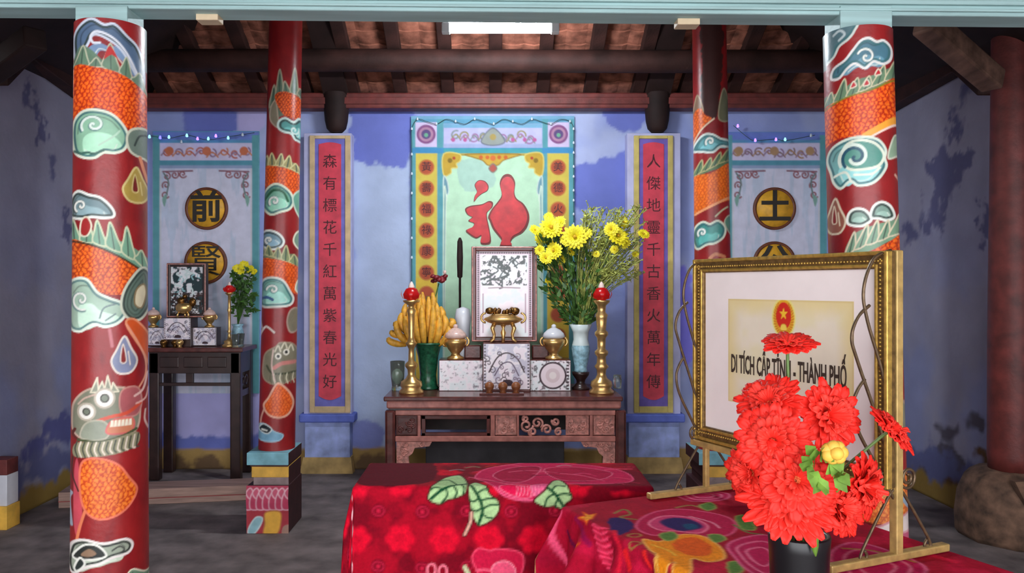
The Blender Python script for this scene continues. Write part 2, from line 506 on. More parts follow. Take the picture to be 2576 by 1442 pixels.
def wall_back():
    nx, nz = 400, 190
    x = np.linspace(XL - .1, XR + .1, nx); z = np.linspace(0, 3.06, nz)
    X, Z = np.meshgrid(x, z)
    px = VX + X / FS; py = VY - (Z - EYE) / FS
    p = Paint(px, py, LAV); p.aa = 6
    # broad lighter washes and old darker coats
    n = fbm(px / 140, py / 180, 2).ravel()
    p.mix(np.arange(n.size), (184, 192, 220), np.clip((n - .5) * 4, 0, .6))
    p.blob([(885, 380), (1035, 400), (1035, 1120), (885, 1120)], (176, 190, 220), smooth=False, jit=14, js=40, op=.7)
    DK = (112, 122, 196); MD = (136, 144, 204)
    for pts, c, j in [
        ([(895, 272), (1035, 272), (1035, 410), (960, 415), (893, 400)], DK, 20),
        ([(480, 268), (590, 275), (585, 330), (500, 345), (470, 320)], DK, 18),
        ([(1445, 440), (1500, 400), (1590, 385), (1600, 520), (1450, 520)], DK, 22),
        ([(1520, 272), (1640, 272), (1600, 330), (1540, 320)], DK, 16),
        ([(1700, 700), (1745, 700), (1745, 900), (1700, 880)], (134, 128, 226), 18),
        ([(600, 275), (660, 272), (660, 330), (610, 340)], (186, 178, 226), 12),
        ([(390, 1080), (600, 1085), (660, 1100), (660, 1135), (390, 1135)], DK, 14),
        ([(390, 960), (660, 960), (660, 1085), (390, 1085)], (186, 182, 236), 10),
        ([(890, 1060), (960, 1075), (960, 1135), (885, 1130)], MD, 14),
        ([(1575, 900), (1600, 900), (1600, 1020), (1575, 1020)], MD, 10),
    ]:
        p.blob(pts, c, smooth=True, jit=j, js=22, op=.85)
    p.blob([(200, 1128), (2300, 1128), (2300, 1190), (200, 1190)], (170, 138, 84), smooth=False, jit=6, js=40)
    for x0 in (420, 500, 900, 940, 1600, 2100):
        p.blob([(x0, 1150), (x0 + 40, 1145), (x0 + 60, 1185), (x0 - 10, 1185)], (112, 88, 64), jit=12, js=14, op=.6)
    P = np.stack([X, np.full_like(X, YB), Z], -1)
    o = grid_mesh('wall_back', P, p.done(), M['plaster'])
    tag(o, kind='structure')
    s = o.modifiers.new('thickness', 'SOLIDIFY'); s.thickness = 0.2; s.offset = -1.0


wall_back()


def side_wall(name, X, ytop, marks, flip):
    y = np.linspace(4.55, YB + .02, 110); t = np.linspace(0, 1, 150)
    Y, T = np.meshgrid(y, t)
    top = np.interp(Y, [v[0] for v in ytop], [v[1] for v in ytop])
    Z = T * top
    p = Paint(Y * 100, Z * 100, (156, 154, 174)); p.aa = 3
    n = fbm(Y.ravel() * 2.2, Z.ravel() * 1.6, 8)
    p.mix(np.arange(n.size), (140, 148, 190), np.clip((n - .45) * 4, 0, .7) * np.clip(1.5 - Z.ravel() * .6, 0, 1))
    for cx, cz, rx, rz, c, op in marks:
        p.blob([(cx + rx * cos(a), cz + rz * sin(a)) for a in np.linspace(0, 2 * pi, 9)[:-1]], c, jit=max(rx, rz) * 1.2, js=max(6, rx * .6), op=op)
    p.blob([(440, -5), (670, -5), (670, 15), (440, 16)], (150, 122, 62), smooth=False, jit=6, js=20)
    p.blob([(440, 14), (670, 14), (670, 40), (440, 30)], (104, 108, 150), smooth=False, jit=16, js=12, op=.5)
    P = np.stack([np.full_like(Y, X), Y, Z], -1)
    o = grid_mesh(name, P, p.done(), M['plaster'], flip=flip)
    tag(o, kind='structure')
    s = o.modifiers.new('thickness', 'SOLIDIFY'); s.thickness = 0.2; s.offset = -1.0


STAIN = (102, 102, 136)
side_wall('wall_left', XL, [(4.5, 2.66), (4.93, 2.76), (5.19, 2.98), (6.6, 2.80)],
          [(530, 282, 5, 10, STAIN, .8), (545, 262, 4, 12, STAIN, .8), (560, 235, 4, 9, STAIN, .7), (580, 195, 4, 12, STAIN, .8), (560, 40, 30, 14, (96, 98, 150), .6)], False)
side_wall('wall_right', XR, [(4.5, 2.60), (4.92, 2.70), (5.21, 2.90), (6.6, 2.82)],
          [(545, 235, 24, 10, STAIN, .75), (548, 220, 20, 14, STAIN, .7), (560, 196, 16, 12, STAIN, .6), (532, 258, 10, 9, STAIN, .7), (522, 280, 6, 6, STAIN, .7), (500, 190, 5, 14, STAIN, .8),
           (590, 190, 12, 8, STAIN, .4), (520, 30, 70, 16, (92, 88, 100), .5), (495, 12, 50, 12, (104, 78, 52), .7)], True)
# unseen walls added further out, so that sky light enters only from the front
b = B(); b.box((-3.75, -1.6, 0), (-3.6, 4.75, 4.2)); b.box((-3.65, 4.42, 0), (-3.098, 4.54, 3.5)); tag(b.build('added_wall_west', M['lilac']), kind='structure')
b = B(); b.box((3.6, -1.6, 0), (3.75, 4.75, 4.2)); b.box((3.2, 4.6, 0), (3.65, 4.75, 3.5)); tag(b.build('added_wall_east', M['lilac']), kind='structure')

# ------------------------------------------------------------ roof
SL = 0.5
TZ = lambda Y: 3.14 + SL * (6.52 - Y)          # underside of the clay tiles, rear slope


def tile_slope(name, y0, y1, zf, x0, x1, xs=0.155):
    """rows of lapped clay tiles seen from below, each tile a shallow pan"""
    b = B(); n = max(1, int(round(abs(y1 - y0) / 0.125))); k = int((x1 - x0) / xs)
    for r in range(n):
        ya = y0 + (y1 - y0) * r / n; yb = y0 + (y1 - y0) * (r + 1.12) / n
        rowa = []; rowb = []
        for c in range(k * 4 + 1):
            ph = (c % 4) / 4.0; dip = -0.012 * sin(pi * ph) - random.uniform(0, .003)
            xx = x0 + (x1 - x0) * c / (k * 4)
            rowa.append((xx, ya, zf(ya) + dip)); rowb.append((xx, yb, zf(yb) - 0.022 + dip))
        b.strip([rowa, rowb], False)
    o = b.build(name, M['tile']); tag(o, kind='structure')
    s = o.modifiers.new('thickness', 'SOLIDIFY'); s.thickness = 0.012; s.offset = 1


tile_slope('ceiling', 6.95, 4.55, TZ, -3.7, 3.7)
RZ = TZ(4.6)
b = B()
b.strip([[(-3.8, 4.62, RZ + .02), (3.8, 4.62, RZ + .02)], [(-3.8, 2.45, 2.78), (3.8, 2.45, 2.78)]], False)
b.strip([[(-3.8, 7.05, TZ(7.05) + .06), (3.8, 7.05, TZ(7.05) + .06)], [(-3.8, 4.58, RZ + .07), (3.8, 4.58, RZ + .07)]], False)
o = b.build('ceiling_front', M['black_wood']); tag(o, kind='structure')
b = B(); b.box((-4.2, -1.6, 2.86), (4.2, 2.5, 2.92), 0); tag(b.build('added_porch_roof', M['grey_wood']), kind='structure')  # unseen roof added to keep overhead sky light off the table tops
# boarded hips over the side aisles
for nm, s in (('ceiling_left', -1), ('ceiling_right', 1)):
    b = B()
    rows = []
    for r in range(12):
        t = r / 11; xx = s * (3.16 - 1.75 * t); zz = 2.90 + 0.95 * t
        rows.append([(xx, yy, zz + (0.012 if r % 2 else 0)) for yy in np.linspace(2.5, 6.6, 24)])
    b.strip(rows, False)
    o = b.build(nm, M['black_wood']); tag(o, kind='structure')
    sm = o.modifiers.new('thickness', 'SOLIDIFY'); sm.thickness = 0.03

# rafters that follow the slope under the tiles
RAF = 'rafters under the rear roof tiles'
k = 0
for i in range(-8, 9):
    xc = 0.02 + i * 0.385
    dz = -0.115
    b = B(); hw = 0.05
    pts = [(xc - hw, 6.62, TZ(6.62) + dz), (xc + hw, 6.62, TZ(6.62) + dz)]
    b.obox((xc - hw, 6.7, TZ(6.7) + dz), (2 * hw, 0, 0), (0, -2.05, 2.05 * SL), (0, 0, 0.085), 0.006)
    o = b.build('roof_rafter', M['dark_wood'], None, (xc, 6.7, TZ(6.7)))
    tag(o, 'dark square rafter running up the rear slope under the clay tiles', 'rafter', RAF)
# purlins
for (yy, lab) in ((6.0, 'dark round purlin crossing under the rafters, the one behind the lamp'), (5.4, 'dark round purlin higher up the slope, hidden in part by the front beam')):
    b = B(); zc = TZ(yy) - 0.115 - 0.085
    b.tube([(-3.3, yy, zc), (-1, yy, zc + .005), (1.2, yy, zc - .005), (3.3, yy, zc)], 0.085, 14)
    o = b.build('roof_purlin', M['dark_wood'], None, (0, yy, zc)); tag(o, lab, 'beam')
b = B(); b.box((-3.12, 6.36, 2.925), (3.12, 6.5, 3.05), 0.012)
b.box((-3.1, 6.345, 2.955), (3.1, 6.362, 3.01), 0.005)
o = b.build('wall_plate_beam', M['red_wood'], None, (0, 6.43, 2.95)); tag(o, 'long red-brown wall plate beam along the top of the rear wall', 'beam')
# sloping main timbers from the inner pillars to the rear wall, with a hanging rounded nose
for s, xc, lab in ((-1, -1.262, 'heavy dark sloping timber ending in a nose above the scroll by the bearded dragon pillar'), (1, 1.325, 'heavy dark sloping timber ending in a nose above the scroll by the bouquet')):
    t = thing('rafter_truss', (xc, 6.4, 2.75), lab, 'beam')
    b = B(); y0, y1 = 6.50, 4.98
    prof = []
    for i in range(11):
        q = i / 10; yy = y0 + (y1 - y0) * q; zz = 2.93 + 0.62 * (y0 - yy) + 0.05 * sin(pi * q)
        prof.append((yy, zz))
    lo = [(xc - .095, y, z) for y, z in prof]; hi = [(xc - .095, y, z + .25) for y, z in reversed(prof)]
    b.prism(lo + hi, (.19, 0, 0)); b.build('sloping_timber', M['black_wood'], t)
    b = B()
    b.lathe([(0, 2.735), (.05, 2.74), (.078, 2.77), (.092, 2.83), (.10, 2.92), (.105, 3.05)], (xc + s * .0, 6.41, 0), 20)
    b.build('nose', M['black_wood'], t)
# side wall plates
for s, zz, lab in ((-1, (2.74, 2.98, 2.80), 'dark plate timber lying along the top of the bluish wall nearest the goggle-eyed dragon pillar'), (1, (2.68, 2.90, 2.82), 'dark plate timber lying along the stained wall by the plain red pillar')):
    b = B()
    ys = (4.93, 5.2, 6.48)
    for (ya, za), (yb, zb) in zip(list(zip(ys, zz)), list(zip(ys, zz))[1:]):
        b.obox((s * 3.17, ya, za), (-s * .17, 0, 0), (0, yb - ya, zb - za), (0, 0, .16), .008)
    tag(b.build('wall_plate_timber', M['dark_wood'], None, (s * 3.1, 5.2, 2.9)), lab, 'beam')
# weathered struts that come down to the outer pillars
for s, lab, A, E in ((1, 'weathered grey-brown strut slanting down to the top of the plain red pillar', W(2325, 55, 4.2), W(2500, 205, 4.55)),
                     (-1, 'dark strut slanting down over the corner of the bluish wall, partly cut off', W(90, 95, 4.3), W(-70, 215, 4.75))):
    b = B(); d = E - A; up = Vector((0, 0, 1)); side = d.cross(up).normalized(); nz = side.cross(d).normalized()
    b.obox(A - side * .06 - nz * .06, side * .12, d, nz * .12, .012)
    tag(b.build('strut', M['grey_wood' if s > 0 else 'black_wood'], None, A), lab, 'beam')
# tie beam that carries the lamp, hidden behind the front beam
b = B(); b.box((-1.5, 4.72, 3.14), (1.5, 4.88, 3.34), .015)
tag(b.build('tie_beam', M['black_wood'], None, (0, 4.8, 3.14)), 'dark tie beam between the inner dragon pillars above the lamp', 'beam')

# ------------------------------------------------------------ front beam
t = thing('front_beam', (0, 2.7, 2.4), 'long pale blue painted beam across the top of the two thick dragon pillars', 'beam')
rz = Matrix.Rotation(math.atan2(2.430 - 2.464, 3.7), 3, 'Y').inverted()
zb = 2.449
piv = (0.06, 2.8, zb)
b = B(); b.box((-3.9, 2.75, zb), (3.9, 2.87, zb + .34), .006, rz, piv); b.build('beam_body', M['beam'], t)
b = B()
b.box((-3.9, 2.738, zb + .012), (3.9, 2.75, zb + .022), .003, rz, piv)
b.box((-3.9, 2.734, zb + .034), (3.9, 2.75, zb + .05), .003, rz, piv); b.build('moulding', M['beam'], t)
for px, zt_ in ((278, 2.412), (2157, 2.392)):
    xx = (px - VX) * 2.81 / FPX
    b = B(); b.box((xx - .09, 2.742, zt_ - .004), (xx + .09, 2.875, zb + .02), .004); b.build('bearing_block', M['beam'], t)
for x0, x1, y0, y1, lab in ((500, 555, 40, 57, 'small pale wood chip under the front beam next to the goggle-eyed dragon pillar'), (1700, 1756, 54, 68, 'small pale wood chip under the front beam over the sloping timber by the bouquet')):
    A = W(x0, y1, 2.83); E = W(x1, y0, 2.83)
    b = B(); b.box((A.x, 2.80, A.z), (E.x, 2.86, E.z + .012), .003)
    tag(b.build('wood_wedge', M['cream'], None, (A.x, 2.8, A.z)), lab, 'wedge')

# ------------------------------------------------------------ fluorescent lamp
YT = 4.8
t = thing('fluorescent_lamp', W(1260, 72, YT), 'lit white fluorescent tube lamp hanging just behind the front beam', 'lamp')
p0 = W(1122, 74, YT); p1 = W(1396, 74, YT)
b = B(); b.tube([(p0.x + .03, YT, p0.z), (p1.x - .03, YT, p0.z)], 0.023, 16); b.build('tube', M['tube'], t)
b = B(); b.box((p0.x - .02, YT - .03, p0.z + .034), (p1.x + .02, YT + .03, p0.z + .075), .006); b.build('housing', M['white_metal'], t)
for px in (p0.x, p1.x):
    b = B(); b.box((px - .025, YT - .024, p0.z - .026), (px + .025, YT + .024, p0.z + .036), .006); b.build('end_socket', M['white_metal'], t)
for px in (-.1, .18):
    b = B(); b.tube([(px, YT, p0.z + .07), (px, YT, 3.15)], 0.006, 6); b.build('hanging_rod', M['dark_wood'], t)
# ------------------------------------------------------------ dragon pillars
RED = (152, 32, 34)
TEAL = (118, 168, 158); TEAL2 = (64, 112, 116); SLATE = (88, 112, 142); MOSS = (108, 138, 112); GREY = (104, 120, 106)
DARKL = (52, 66, 62)


def cloud(p, pts, fill, out=WHITE, w=6, sp=(), dark=DARKL, spc=WHITE, spw=5):
    p.blob(pts, fill, None)
    mx = sum(a for a, _ in pts) / len(pts); my = sum(c for _, c in pts) / len(pts)
    ht = max(c for _, c in pts) - min(c for _, c in pts)
    lite = tuple(min(255, int(v * 1.12 + 22)) for v in fill); deep = tuple(int(v * .72) for v in fill)
    p.blob([(mx + (a - mx) * .7 + ht * .05, my + (c - my) * .5 + ht * .2) for a, c in pts], lite, op=.75)
    p.line([(mx + (a - mx) * .78, my + (c - my) * .74) for a, c in pts[:max(4, len(pts) // 2)]], deep, max(2.5, w * .7), op=.7)
    p.line([(mx + (a - mx) * .6, my + (c - my) * .42 + ht * .16) for a, c in pts[len(pts) // 2:]], (232, 238, 226), max(2.0, w * .5), op=.6)
    p.blob(pts, None, out, w, dark=dark)
    for (cx, cy, r, turns, a0, sy) in sp:
        p.line(spiral(cx, cy, r, 1.5, a0, turns, sy), dark, spw + 3, smooth=False, op=.55)
        p.line(spiral(cx + 1, cy - 1, r * .92, 1.5, a0, turns, sy), spc, spw, smooth=False)


def spikes(p, base, tips, fill, out=CREAM, w=3.5, inner=(70, 92, 80)):
    """a toothed fin: base line left to right, tips between"""
    for k, (tx, ty) in enumerate(tips):
        bx = base[k]; ex = base[k + 1]
        p.blob([bx, ((bx[0] + tx) / 2 - 2, (bx[1] + ty) / 2), (tx, ty), ((ex[0] + tx) / 2 + 3, (ex[1] + ty) / 2 + 3), ex], fill, out, w)
        p.line([((bx[0] + ex[0]) / 2, (bx[1] + ex[1]) / 2), (tx * .8 + (bx[0] + ex[0]) * .1, ty * .8 + (bx[1] + ex[1]) * .1)], inner, 3)


def flame(p, cx, cy, rx, ry, fill, out=CREAM, slot=RED, w=5):
    p.blob([(cx - rx, cy + ry * .3), (cx - rx * .6, cy - ry * .3), (cx, cy - ry), (cx + rx * .5, cy - ry * .4), (cx + rx, cy + ry * .3), (cx + rx * .5, cy + ry * .9), (cx - rx * .5, cy + ry * .9)], fill, out, w)
    p.blob([(cx - rx * .3, cy + ry * .3), (cx - rx * .1, cy - ry * .6), (cx + rx * .15, cy + ry * .3)], slot, out, w * .6)
    p.line([(cx + rx * .3, cy - ry * .2), (cx + rx * .45, cy + ry * .5)], out, w * .7)


def paint_goggle(p):
    # slate cloud and red peaks at the top
    cloud(p, [(190, 140), (188, 92), (204, 66), (232, 52), (262, 66), (288, 62), (318, 86), (346, 108), (362, 150), (360, 205), (332, 165), (305, 125), (272, 102), (238, 92), (222, 118), (200, 150)], SLATE, (206, 214, 228), 6)
    p.line([(352, 190), (318, 130), (285, 98), (246, 84), (230, 96), (236, 112), (252, 112)], (224, 228, 238), 6)
    p.blob([(188, 172), (188, 150), (205, 118), (232, 130), (262, 158), (300, 176), (345, 190), (372, 215), (372, 245), (300, 195), (240, 178)], (100, 130, 108), None)
    spikes(p, [(188, 172), (225, 172), (258, 172), (300, 182), (330, 196), (372, 228)], [(212, 118), (244, 150), (278, 112), (318, 140), (352, 172)], (104, 134, 110), (196, 196, 170), 3)
    p.blob([(262, 152), (276, 118), (296, 148), (280, 140)], (190, 36, 36))
    p.scales([(180, 172), (240, 173), (300, 184), (345, 205), (378, 235), (376, 300), (345, 325), (318, 318), (285, 288), (240, 274), (180, 292)], 13, (246, 92, 22), (168, 26, 8), (255, 142, 40), None)
    cloud(p, [(184, 335), (190, 302), (214, 282), (252, 281), (286, 292), (312, 318), (322, 345), (312, 374), (288, 386), (262, 386), (240, 400), (210, 398), (190, 380)], (142, 190, 160), (226, 232, 214), 6, [(236, 318, 34, 1.35, 2.6, .8)], TEAL2, (222, 236, 226), 6)
    p.line([(190, 380), (205, 388), (222, 386), (238, 390), (262, 380)], (60, 104, 92), 6)
    p.line([(250, 368), (285, 345), (300, 330)], (180, 214, 190), 5)
    p.blob([(318, 345), (330, 322), (362, 312), (386, 318), (386, 385), (352, 388), (326, 376)], (112, 130, 118), (208, 212, 190), 6)
    p.line([(338, 360), (350, 335), (372, 326)], DARKL, 5)
    p.line([(352, 390), (362, 420), (372, 445)], (224, 140, 100), 9)
    flame(p, 342, 462, 34, 46, (178, 152, 72), (214, 196, 130), (120, 34, 30))
    cloud(p, [(176, 540), (180, 500), (198, 482), (225, 492), (255, 500), (282, 525), (286, 545), (262, 550), (232, 548), (205, 552)], (116, 142, 148), WHITE, 6, [(205, 520, 18, 1.1, 2.2, 1)])
    p.blob([(172, 606), (176, 570), (196, 580), (225, 578), (262, 596), (300, 606), (340, 625), (378, 655), (378, 700), (300, 645), (240, 620)], (112, 160, 134))
    spikes(p, [(176, 600), (204, 606), (236, 610), (268, 620), (306, 634), (338, 652), (378, 684)], [(186, 552), (222, 548), (246, 556), (277, 560), (318, 570), (356, 628)], (118, 166, 138), (206, 214, 178), 4)
    p.blob([(205, 590), (208, 556), (222, 548), (232, 570), (222, 594)], (164, 40, 40), CREAM, 4)
    p.scales([(172, 605), (240, 622), (300, 648), (345, 672), (352, 690), (325, 738), (310, 742), (250, 736), (215, 704), (172, 704)], 13, (240, 96, 24), (160, 46, 14), (255, 156, 52), None)
    p.line([(172, 604), (240, 620), (300, 646), (350, 676), (372, 692)], (70, 46, 26), 5)
    cloud(p, [(172, 725), (192, 702), (222, 704), (246, 735), (275, 750), (305, 762), (318, 785), (298, 812), (266, 822), (236, 816), (202, 834), (174, 815)], (168, 196, 176), (226, 236, 222), 6, [(206, 755, 26, 1.3, 1.2, 1.1)], (90, 130, 130))
    p.line([(252, 800), (262, 775), (290, 765)], (110, 130, 132), 4)
    p.line([(266, 806), (290, 790)], (120, 140, 140), 4)
    p.blob([(304, 770), (310, 735), (330, 700), (358, 672), (380, 690), (382, 760), (360, 800), (335, 808), (315, 795)], (98, 120, 108), (206, 210, 190), 6, dark=DARKL, hatch=((72, 90, 82), 10, .5))
    p.blob([(338, 765), (342, 730), (362, 715), (368, 740), (356, 775)], (222, 212, 178), (140, 120, 84), 4)
    p.blob([(316, 816), (340, 806), (382, 860), (382, 935), (360, 890)], (214, 88, 36), (232, 150, 110), 5)
    p.line([(318, 818), (345, 862), (366, 910), (366, 950), (350, 978)], (232, 158, 128), 5)
    flame(p, 312, 895, 32, 48, (134, 142, 172), (228, 216, 206), (140, 44, 42))
    p.line([(276, 830), (282, 870)], (196, 112, 120), 10, op=.5)
    # the goggle-eyed face
    p.blob([(184, 1050), (188, 1015), (208, 988), (238, 974), (286, 974), (316, 978), (346, 1000), (352, 1040), (342, 1086), (300, 1102), (240, 1106), (204, 1098), (186, 1080)], (130, 132, 112), (196, 168, 150), 5)
    for tx, ty, bx in ((246, 948, 240), (258, 958, 256), (271, 944, 272), (284, 962, 288)):
        p.blob([(bx - 10, 985), (tx, ty), (bx + 10, 985)], (140, 144, 124), (222, 214, 188), 4, smooth=False)
    p.blob([(305, 985), (330, 975), (350, 985), (356, 1020), (344, 1048), (312, 1048), (300, 1020)], (174, 92, 96), (200, 140, 130), 4)
    for ex, ey, r in ((264, 1000, 21), (220, 1033, 18)):
        p.disc(ex, ey, r + 5, (190, 178, 160)); p.disc(ex, ey, r, (240, 236, 226)); p.disc(ex, ey, r * .55, (60, 56, 50)); p.disc(ex, ey, r * .38, (120, 128, 112))
    p.line([(200, 1015), (215, 1000), (240, 990)], (208, 176, 160), 4)
    p.line([(230, 1062), (275, 1048), (320, 1040), (352, 1020)], (214, 84, 60), 9)
    p.blob([(208, 1100), (212, 1070), (232, 1056), (262, 1058), (276, 1080), (262, 1102)], (150, 156, 138), (186, 180, 160), 4)
    p.blob([(270, 1088), (276, 1062), (300, 1052), (332, 1056), (336, 1078), (322, 1090)], (210, 130, 96), (216, 100, 100), 4)
    for k in range(6):
        p.blob([(277 + k * 9, 1072), (279 + k * 9, 1056), (285 + k * 9, 1056), (285 + k * 9, 1072)], (244, 236, 214), smooth=False)
    p.line([(192, 1078), (186, 1092), (200, 1104)], (96, 40, 34), 7)
    p.line([(200, 1104), (250, 1108), (300, 1100), (342, 1084)], (74, 84, 54), 7)
    p.blob([(188, 1146), (196, 1112), (260, 1108), (342, 1092), (346, 1124), (300, 1140), (230, 1146)], (150, 146, 116))
    for k in range(17):
        x = 194 + k * 9.4
        p.line([(x + 3, 1110 - max(0, k - 8) * 1.6), (x - 2, 1128), (x + 4, 1148 - k * 1.1)], (228, 214, 196) if k % 2 else (72, 78, 66), 4)
    p.line([(338, 1000), (360, 985), (372, 945)], (232, 190, 180), 6)
    p.line([(342, 1020), (366, 1010), (374, 985)], (232, 180, 170), 5)
    p.line([(366, 1040), (364, 1065), (374, 1090)], (220, 186, 176), 5)
    # belly, tail curl and the lowest cloud
    p.blob([(190, 1180), (200, 1160), (210, 1300), (196, 1345), (188, 1300)], (208, 78, 92))
    p.scales([(206, 1168), (226, 1150), (262, 1152), (298, 1170), (324, 1205), (344, 1240), (322, 1278), (286, 1298), (246, 1300), (216, 1278), (204, 1230)], 14, (240, 116, 36), (190, 52, 22), (255, 158, 62), (236, 120, 92), 5)
    p.line([(216, 1282), (204, 1320), (196, 1355)], (234, 130, 90), 7)
    p.line([(182, 1240), (176, 1260), (182, 1320)], (168, 180, 196), 9)
    p.line([(186, 1150), (184, 1190), (200, 1232)], (70, 40, 34), 4)
    cloud(p, [(178, 1385), (188, 1362), (215, 1352), (262, 1362), (312, 1358), (332, 1374), (322, 1394), (282, 1400), (252, 1412), (218, 1420), (186, 1440), (174, 1420)], (158, 168, 150), (236, 226, 222), 6, (), (40, 44, 44))
    p.blob([(186, 1400), (212, 1366), (246, 1366), (268, 1392), (238, 1400)], (44, 48, 46), (236, 236, 226), 5)
    p.blob([(206, 1390), (226, 1374), (244, 1386), (226, 1394)], (150, 120, 96))
    p.blob([(190, 1424), (204, 1398), (216, 1412), (198, 1432)], (44, 52, 50), (236, 236, 226), 5)
    p.line([(282, 1382), (300, 1374), (312, 1384), (300, 1392)], (60, 62, 60), 4)
    p.rect(364, 20, 380, 160, (150, 170, 170), op=.85)
    # below the picture the coil goes on
    p.scales([(170, 1520), (390, 1470), (390, 1570), (170, 1640)], 14)
    spikes(p, [(170, 1520), (230, 1506), (290, 1494), (390, 1470)], [(200, 1466), (262, 1450), (330, 1440)], MOSS)


def paint_swirl(p):
    p.blob([(2060, 60), (2152, 58), (2150, 80), (2135, 98), (2112, 112), (2098, 135), (2070, 148), (2056, 130)], (88, 118, 126), (206, 214, 206), 6, dark=TEAL2)
    p.line([(2098, 80), (2114, 72), (2126, 84), (2112, 96)], (190, 204, 206), 6)
    cloud(p, [(2092, 188), (2098, 165), (2126, 150), (2146, 128), (2166, 106), (2186, 101), (2204, 110), (2222, 106), (2240, 122), (2238, 150), (2220, 165), (2196, 160), (2176, 176), (2152, 162), (2132, 172), (2112, 192)], (78, 122, 140), (230, 228, 224), 6, [(2178, 148, 24, 1.2, 3.6, 1)], TEAL2)
    p.blob([(2060, 268), (2062, 230), (2110, 228), (2150, 205), (2200, 192), (2268, 158), (2268, 200), (2200, 226), (2130, 244)], (108, 138, 108))
    spikes(p, [(2066, 262), (2098, 250), (2130, 242), (2160, 234), (2192, 222), (2224, 206), (2262, 188)], [(2092, 222), (2126, 196), (2158, 198), (2186, 196), (2222, 168), (2254, 142)], (112, 144, 112), (214, 204, 168), 3)
    for q in ((2148, 206), (2180, 204), (2208, 178)):
        p.blob([(q[0] - 8, q[1] + 16), q, (q[0] + 7, q[1] + 12)], (196, 40, 52), CREAM, 3)
    p.scales([(2056, 268), (2130, 245), (2200, 228), (2272, 184), (2276, 292), (2200, 332), (2170, 345), (2110, 345), (2056, 360)], 13, (246, 92, 20), (176, 24, 6), (255, 150, 44))
    p.line([(2056, 268), (2130, 244), (2200, 227), (2272, 184)], (130, 128, 40), 4)
    p.blob([(2168, 342), (2200, 322), (2270, 282), (2274, 298), (2210, 334), (2186, 350)], (248, 168, 60))
    p.line([(2186, 350), (2225, 328), (2276, 298)], (244, 214, 200), 5)
    cloud(p, [(2080, 395), (2092, 368), (2124, 352), (2164, 346), (2206, 354), (2226, 378), (2224, 400), (2228, 420), (2214, 446), (2192, 464), (2160, 468), (2140, 456), (2116, 472), (2098, 455), (2090, 428)], (120, 178, 176), (222, 232, 216), 6, (), TEAL2)
    p.blob([(2118, 398), (2128, 366), (2160, 354), (2200, 364), (2222, 392), (2208, 420), (2170, 428), (2136, 424)], (86, 150, 136), (226, 234, 214), 7)
    p.line(spiral(2152, 396, 34, 3, 2.4, 1.15, .95), (40, 86, 108), 8, smooth=False)
    p.line(spiral(2152, 396, 42, 14, 2.6, 1.0, .95), (222, 236, 222), 8, smooth=False)
    p.line([(2100, 440), (2128, 432), (2142, 456)], (228, 236, 220), 6)
    p.line([(2150, 440), (2192, 440), (2212, 424)], (228, 236, 220), 6)
    p.blob([(2232, 400), (2246, 345), (2262, 338), (2276, 360), (2262, 385)], (150, 178, 150), (214, 216, 196), 4)
    p.line([(2250, 440), (2262, 455), (2272, 470)], (220, 170, 150), 6)
    flame(p, 2102, 542, 26, 46, (150, 92, 76), (222, 206, 178), (140, 40, 40))
    p.blob([(2128, 640), (2140, 600), (2165, 580), (2225, 560), (2290, 545), (2290, 580), (2230, 610), (2180, 640)], (122, 160, 130))
    for pts in ([(2134, 562), (2136, 538), (2152, 526), (2176, 530), (2192, 552), (2178, 566), (2160, 570)], [(2190, 548), (2196, 522), (2216, 510), (2238, 520), (2248, 545), (2230, 556), (2210, 552)]):
        cloud(p, pts, (132, 164, 150), WHITE, 6)
    spikes(p, [(2126, 645), (2150, 628), (2178, 616), (2206, 608), (2234, 596), (2286, 572)], [(2150, 584), (2182, 566), (2206, 556), (2232, 556), (2266, 530)], (124, 162, 132), (222, 210, 180), 4)
    p.scales([(2100, 668), (2180, 636), (2230, 612), (2296, 576), (2300, 700), (2230, 740), (2100, 770)], 13, (244, 96, 26), (172, 40, 10), (255, 150, 44))
    cloud(p, [(2090, 800), (2130, 770), (2180, 780), (2200, 830), (2150, 860), (2100, 850)], (140, 180, 160), WHITE, 6, [(2140, 812, 26, 1.2, 2, 1)])
    flame(p, 2240, 860, 28, 46, (150, 160, 170))
    p.blob([(2110, 1060), (2130, 1000), (2200, 980), (2270, 1010), (2280, 1080), (2200, 1110), (2130, 1100)], (130, 132, 112), (196, 168, 150), 5)
    p.scales([(2120, 1180), (2200, 1150), (2300, 1210), (2310, 1280), (2270, 1310), (2180, 1310), (2120, 1270)], 14, (244, 136, 50), (205, 80, 40), (255, 180, 90))
    p.blob([(2130, 1350), (2140, 1318), (2200, 1322), (2242, 1306), (2300, 1290), (2306, 1330), (2250, 1344), (2190, 1352)], (240, 224, 220), (220, 150, 160), 5)
    p.blob([(2190, 1370), (2215, 1340), (2262, 1336), (2300, 1350), (2290, 1400), (2210, 1400)], (206, 96, 128), (228, 170, 180), 5)
    p.line([(2268, 1250), (2292, 1290), (2300, 1320)], (150, 176, 196), 12)
    p.rect(2058, 60, 2080, 160, (150, 168, 168), op=.8)
    p.scales([(2090, 1560), (2330, 1500), (2330, 1620), (2090, 1660)], 14)


